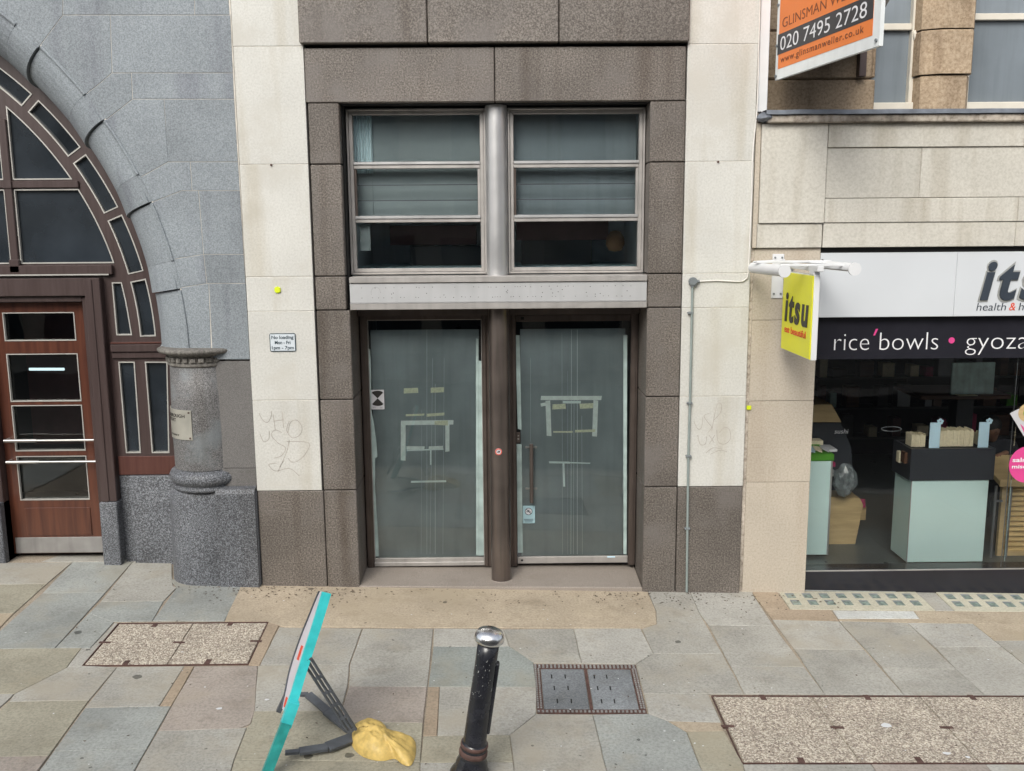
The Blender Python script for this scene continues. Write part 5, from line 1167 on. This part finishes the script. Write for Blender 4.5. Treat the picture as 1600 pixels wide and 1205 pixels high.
# ================================================================= signs on the right
bs = thing('projecting_sign', 'yellow itsu blade sign hanging from a white bracket on the buff pier', 'sign', (2.42, 0.03, 2.6))
box('sign_face', 'yellow_sign', bs, 2.395, 2.404, -.848, -.098, 2.183, 2.833, .002); box('sign_box', 'white', bs, 2.4045, 2.45, -.855, -.092, 2.176, 2.84, .004)
U = (0,-1,0)
text('lettering', 'itsu', 'ink', bs, (2.394, -.185, 2.435), U, (0,0,1), .58, .25, bold=.03, shear=.12, depth=.004, spacing=1.22)
text('lettering', 'eat beautiful', 'red_ink', bs, (2.394, -.19, 2.335), U, (0,0,1), .55, .058, bold=.008, depth=.002)
wp = box('wall_plate', 'white', bs, 2.33, 2.43, .018, .029, 2.6, 2.98, .003)
for z in (2.64, 2.95): MB().cyl((2.35,.008,z), (2.35,.02,z), .008, n=8).cyl((2.41,.008,z), (2.41,.02,z), .008, n=8).build('bolt', 'box_grey', bs)
box('bracket_arm', 'white', bs, 2.4, 2.45, -.93, .018, 2.868, 2.912, .004); box('hanger', 'white', bs, 2.405, 2.445, -.2, -.14, 2.841, 2.868, .002); box('hanger', 'white', bs, 2.4, 2.45, -.84, -.74, 2.841, 2.868, .002)
box('cross_arm', 'white', bs, 2.1, 2.72, -.32, -.29, 2.915, 2.935, .003); box('cross_arm', 'white', bs, 2.18, 2.8, -.72, -.69, 2.9, 2.92, .003)
MB().cyl((2.08,-.3,2.925), (2.42,-.02,2.93), .008, n=8).cyl((2.74,-.72,2.91), (2.44,-.1,2.92), .008, n=8).build('stay', 'white', bs)
MB().cyl((2.13,-.12,2.87), (2.20,-.74,2.868), .046, n=24).build('lamp_trough', 'white', bs); MB().cyl((2.20,-.741,2.868), (2.202,-.76,2.868), .05, n=24).build('lamp_cap', 'white', bs)
lt = MB(); c1, c2 = Vector((2.66,-.12,2.885)), Vector((2.72,-.82,2.882))
for i in range(9): pass
vs = []; n = 12
for c in (c1, c2):
    for rr in (.046, .042):
        for i in range(n+1): a = radians(-10+200*i/n); vs.append((c.x+rr*cos(a), c.y, c.z+rr*sin(a)))
m1 = n+1; fs = []
for i in range(n): fs += [(i, i+1, 2*m1+i+1, 2*m1+i), (m1+i, 3*m1+i, 3*m1+i+1, m1+i+1)]
lt.add(vs, fs, True); lt.build('lamp_trough', 'white', bs); MB().cyl(c1+Vector((0,0,-.01)), c2+Vector((0,0,-.01)), .013, n=12).build('lamp_tube', 'cable', bs); MB().cyl(c2, c2-Vector((0,.018,0)), .05, n=20).build('lamp_cap', 'white', bs)
MB().cyl((2.76,.03,2.93), (2.74,-.1,2.92), .005, n=6).build('lead_wire', 'ink', bs)
# estate agent board
A, B = Vector((2.287, 0., 4.41)), Vector((2.566, -1.46, 4.41)); Ux = (B-A).normalized(); Wd = (B-A).length; Nn = Ux.cross(Vector((0,0,1)))
ab = thing('letting_board', 'orange and white letting agent board jutting over the shop cornice', 'sign', tuple(A))
def brd(name, m, u0, u1, z0, z1, off, t):
    return MB().prism([A+Ux*u0+Nn*off+Vector((0,0,z0-4.41)), A+Ux*u1+Nn*off+Vector((0,0,z0-4.41)), A+Ux*u1+Nn*off+Vector((0,0,z1-4.41)), A+Ux*u0+Nn*off+Vector((0,0,z1-4.41))], -Nn*t).build(name, m, ab)
brd('frame', 'board_white', 0, Wd, 4.41, 5.6, 0, .03); brd('board', 'orange', .045, Wd-.085, 4.492, 5.55, .002, .002)
brd('band', 'slate_band', .03, Wd-.085, 4.605, 4.765, .0035, .0015)
V = (0,0,1)
text('lettering', 'www.glinsmanweller.co.uk', 'orange_ink', ab, A+Ux*.09+Vector((0,0,.125)), Ux, V, Wd-.28, .052, lift=.0035, depth=.0008, bold=.005, spacing=1.15)
text('lettering', '020 7495 2728', 'pale_vinyl', ab, A+Ux*.08+Vector((0,0,.22)), Ux, V, Wd-.24, .112, lift=.0052, depth=.0008, bold=-.005)
text('lettering', 'GLINSMAN WELLER', 'orange_ink', ab, A+Ux*.1+Vector((0,0,.395)), Ux, V, Wd-.25, .078, lift=.0035, depth=.0008, bold=-.01)
text('lettering', 'G', 'orange_ink', ab, A+Ux*.47+Vector((0,0,.545)), Ux, V, .3, .34, lift=.0035, depth=.0008, bold=-.01); text('lettering', 'W', 'orange_ink', ab, A+Ux*.8+Vector((0,0,.58)), Ux, V, .34, .32, lift=.0035, depth=.0008, bold=-.01)
for u, z in ((.02,4.44),(.02,4.68),(.02,5.0),(Wd-.03,4.45)): 
    p = A+Ux*u+Vector((0,0,z-4.41)); MB().cyl(p+Nn*.0, p+Nn*.012, .012, n=8).build('bolt', 'box_grey', ab)
box('timber_post', 'timber', ab, 3.08, 3.14, .25, .32, 4.48, 5.6, .003); MB().prism([A+Vector((.04,.0,.3)), B+Vector((.06,0,.3)), Vector((3.1,.3,4.71)), Vector((2.5,.3,4.71))], (0,0,.04)).build('bracket', 'timber', ab)
# ================================================================= street furniture
# bollard: leaning cast post with chrome cap
bx0, by0 = -.222, -2.86
bo = thing('bollard', 'leaning black bollard with a dented chrome dome cap', 'bollard', (bx0, by0, gz(bx0, by0)))
top = Vector((-.083, -2.9, .905)); bot = Vector((bx0, by0, gz(bx0, by0)-.02)); ax = (top-bot); Lb = ax.length; rot = Vector((0,0,1)).rotation_difference(ax.normalized()).to_matrix().to_4x4(); M4 = Matrix.Translation(bot) @ rot
post = MB().lathe((0,0,0), [(.0,0),(.125,0),(.125,.04),(.115,.06),(.1,.08),(.095,.12),(.082,.15),(.078,.165),(.085,.175),(.085,.195),(.076,.205),(.076,.22),(.082,.228),(.082,.243),(.072,.25),(.069,.26),(.0665,.55),(.064,.8),(.063,Lb-.075),(.0,Lb-.07)], n=40, M4=M4)
po = post.build('post', 'bollard', bo)
MB().lathe((0,0,0), [(.0775,.167),(.0862,.175),(.0862,.195),(.0775,.205)], n=40, M4=M4).build('collar_ring', 'rust', bo); MB().lathe((0,0,0), [(.0775,.222),(.0833,.229),(.0833,.243),(.0725,.249)], n=40, M4=M4).build('collar_ring', 'rust', bo)
MB().lathe((0,0,0), [(.064,Lb-.08),(.078,Lb-.078),(.0865,Lb-.068),(.089,Lb-.055),(.086,Lb-.038),(.074,Lb-.016),(.05,Lb-.003),(.0,Lb+.002)], n=40, M4=M4).build('cap', 'chrome', bo)
rb_ = MB(); rb_.box(.05, .081, -.02, .03, .32, .78, .006); rb_.v = [M4 @ Vector(v) for v in rb_.v]; rb_.build('rib', 'bollard', bo)
random.seed(21); ch = MB()
for i in range(60):
    z = random.uniform(.3, Lb-.1); a = random.gauss(-pi/2-.1, .7); r = .0672-.004*z; w = random.uniform(.0008,.0035); h = random.uniform(.0008,.006)*(2.2 if .55 < z < .75 and i % 4 == 0 else 1)
    ch.v += [tuple(M4 @ Vector(((r+.0012)*cos(a+s*w/r), (r+.0012)*sin(a+s*w/r), z+t*h))) for s, t in ((-1,-1),(.6,-.8),(1,1),(-.5,.7))]; k = len(ch.v)-4; ch.f.append((k,k+1,k+2,k+3)); ch.sm.append(False)
ch.build('paint_chips', 'grey_edge', bo, kind='stuff')
# swing sign: near rim runs from bottom Bn to top Tn, far side drops back-left
sg = thing('pavement_sign', 'turquoise framed pavement sign tipped over on its dark plastic feet', 'sign', (-1.45, -2.9, gz(-1.45, -2.9)))
def W(px, py, y): a = F(px, py, y); return Vector((a[0], y, a[1]))
rim = [W(506,925,-2.60),W(493,968,-2.63),W(479,1012,-2.66),W(465,1056,-2.70),W(456,1086,-2.74),W(446,1112,-2.78)]
rim = [Vector(p) for p in spline([tuple(p) for p in rim], 4)]
wv_ = Vector((-.2,.5,-.185)); 
hdir = (rim[0]-rim[-1]).normalized(); nrm = hdir.cross(wv_).normalized()
if nrm.x > 0: nrm = -nrm
th = .05
def sweep(path, offs, name, m, par):
    mb = MB(); k = len(offs); vs = [p+o for p in path for o in offs]; n = len(path)
    mb.add(vs, [(i*k+j, i*k+(j+1) % k, (i+1)*k+(j+1) % k, (i+1)*k+j) for i in range(n-1) for j in range(k)]); mb.add(vs[:k], [tuple(range(k-1,-1,-1))]); mb.add(vs[-k:], [tuple(range(k))])
    return mb.build(name, m, par)
wn_ = wv_.normalized()
f0 = sweep(rim, [nrm*-.048, nrm*.008, nrm*.008+wn_*.03, nrm*-.048+wn_*.03], 'frame_rim', 'teal', sg)
far = [p+wv_*(.2+.33*math.sin(pi*i/(len(rim)-1)))+Vector((0,0,-.0)) for i, p in enumerate(rim)]
mb = MB(); n = len(rim); vs = []
for p, q in zip(rim, far): vs += [p+nrm*.004+wn_*.03, q+nrm*.004, q-nrm*.02, p-nrm*.02+wn_*.03]
mb.add(vs, [(4*i+j, 4*i+(j+1) % 4, 4*i+4+(j+1) % 4, 4*i+4+j) for i in range(n-1) for j in range(4)]); mb.add(vs[:4], [(3,2,1,0)]); mb.add(vs[-4:], [(0,1,2,3)]); mb.build('poster_panel', 'poster', sg)
sweep(far, [nrm*-.03, nrm*.012, nrm*.012+wn_*.02, nrm*-.03+wn_*.02], 'far_rim', 'strut', sg)
for t0, t1, v0, v1 in ((.42,.5,.35,.6),(.88,.95,.35,.7)):
    i0, i1 = int(t0*(n-1)), max(int(t0*(n-1))+1, int(t1*(n-1)))
    P = [rim[i0].lerp(far[i0], v0), rim[i0].lerp(far[i0], v1), rim[i1].lerp(far[i1], v1), rim[i1].lerp(far[i1], v0)]
    MB().prism([p+nrm*.0065 for p in P], -nrm*.002).build('poster_print', 'red_ink', sg)
lega = W(457,1096,-2.79); legb = W(404,1241,-2.96); 
def plank(a, b, w, t, name, m, par, side=None):
    a, b = Vector(a), Vector(b); d = (b-a).normalized(); s = (side or Vector((0,0,1)).cross(d)); s = (s-d*s.dot(d)).normalized(); u = d.cross(s)
    P = [a-s*w/2-u*t/2, a+s*w/2-u*t/2, a+s*w/2+u*t/2, a-s*w/2+u*t/2]
    return MB().prism(P, b-a, .002).build(name, m, par)
plank(lega+Vector((.01,0,0)), W(446,1134,-2.81), .066, .05, 'leg_socket', 'teal', sg, side=nrm); plank(W(447,1130,-2.82), legb, .06, .045, 'leg', 'teal_dark', sg, side=nrm)
plank(W(474,1030,-2.42), W(435,1112,-2.46), .03, .03, 'rear_leg', 'strut', sg, side=nrm)
# prop strut with slots
s0, s1 = W(479,1030,-2.66), W(551,1143,-2.58)
d = (s1-s0).normalized(); sd_ = Vector((.85,.0,.5)); sd_ = (sd_-d*sd_.dot(d)).normalized()
for o in (-.026, 0, .026): plank(s0+sd_*o, s1+sd_*o, .011, .02, 'prop_rail', 'strut', sg, side=sd_)
for t in (.02,.25,.45,.62,.8,.98): c = s0.lerp(s1, t); plank(c-sd_*.03, c+sd_*.03, .018, .014, 'prop_rung', 'strut', sg, side=d)
def foot(pts, name):
    P = [Vector(p) for p in pts]
    for a, b, w in zip(P[:-1], P[1:], (.03,.055,.075)): plank(a, b, w, .02, name, 'strut', sg, side=Vector((0,1,.15)))
gp = lambda px, py, h: Vector((*G(px, py), gz(*G(px, py))+h))
foot([gp(446,1188,.05), gp(468,1186,.05), gp(512,1178,.045), gp(556,1158,.03)], 'foot_arm'); foot([gp(470,1098,.06), gp(482,1098,.06), gp(512,1122,.05), gp(548,1146,.03)], 'foot_arm')
# sandbag
oc = [(548,1150),(551,1131),(562,1117),(578,1114),(594,1119),(604,1129),(609,1142),(626,1147),(643,1151),(649,1157),(650,1172),(647,1186),(640,1195),(628,1192),(617,1184),(600,1187),(584,1186),(568,1181),(555,1171),(549,1160)]
op = [tuple(x) for x in spline([(*G(a, b+3+max(0, 1158-b)*.42),0) for a, b in oc]+[(*G(548,1154),0)], 4)][:-1]
cxb = sum(p[0] for p in op)/len(op); cyb = sum(p[1] for p in op)/len(op); cxb -= .05
mb = MB(); NR = 18; n = len(op); rings = []
for k in range(NR+1):
    t = k/NR; ring_ = []
    for p in op:
        x = cxb+(p[0]-cxb)*t; y = cyb+(p[1]-cyb)*t; right = max(0, min(1, (x-(cxb+.02))/.17))
        H = .098*(1-.45*right); h = H*(1-t**3.2)**.5
        fold = .014*abs(mnoise.noise(Vector((x*22+y*8,y*16-x*6,7))))*2+.018*mnoise.noise(Vector((x*9,y*9,1)))+.012*abs(mnoise.noise(Vector((x*6+y*14,y*5,4))))*2+.007*mnoise.noise(Vector((x*45,y*45,2)))
        ridge = .02*math.exp(-((y-cyb+.02+.6*(x-cxb))/.018)**2)*right + .016*math.exp(-(((x-cxb)*.8+(y-cyb))/.03)**2)
        h += (fold+ridge)*(1-t**3); ring_.append((x, y, gz(x, y)+.004+max(h, 0)))
    rings.append(ring_)
vs = [v for r in rings for v in r]
mb.add(vs, [(k*n+i, (k+1)*n+i, (k+1)*n+(i+1) % n, k*n+(i+1) % n) for k in range(NR) for i in range(n)], True)
# rim seam
tag(mb.build('sandbag', 'sandbag', None, origin=(cxb, cyb, gz(cxb, cyb))), 'slumped yellow sandbag weighing down the foot of the turquoise sign', 'sandbag')
# ================================================================= terrace across the road (seen only in the glass)
tr_ = thing('terrace_building', 'pale stone terrace across the road, seen only as reflections in the glass', 'building', (0, -16, -.1))
box('wall', 'far_stone', tr_, -22, 22, -18, -16, -.1, 8.6, 0)
for i in range(16):
    x = -20.5+i*2.7
    box('shop_window', 'glass_dark', tr_, x, x+2.1, -16, -15.98, .4, 3.0, 0)
    for z in (4.3,): box('window', 'glass_dark', tr_, x+.4, x+1.6, -16, -15.97, z, z+1.8, 0)
box('cornice', 'far_stone', tr_, -22, 22, -16, -15.75, 3.4, 3.7, 0)
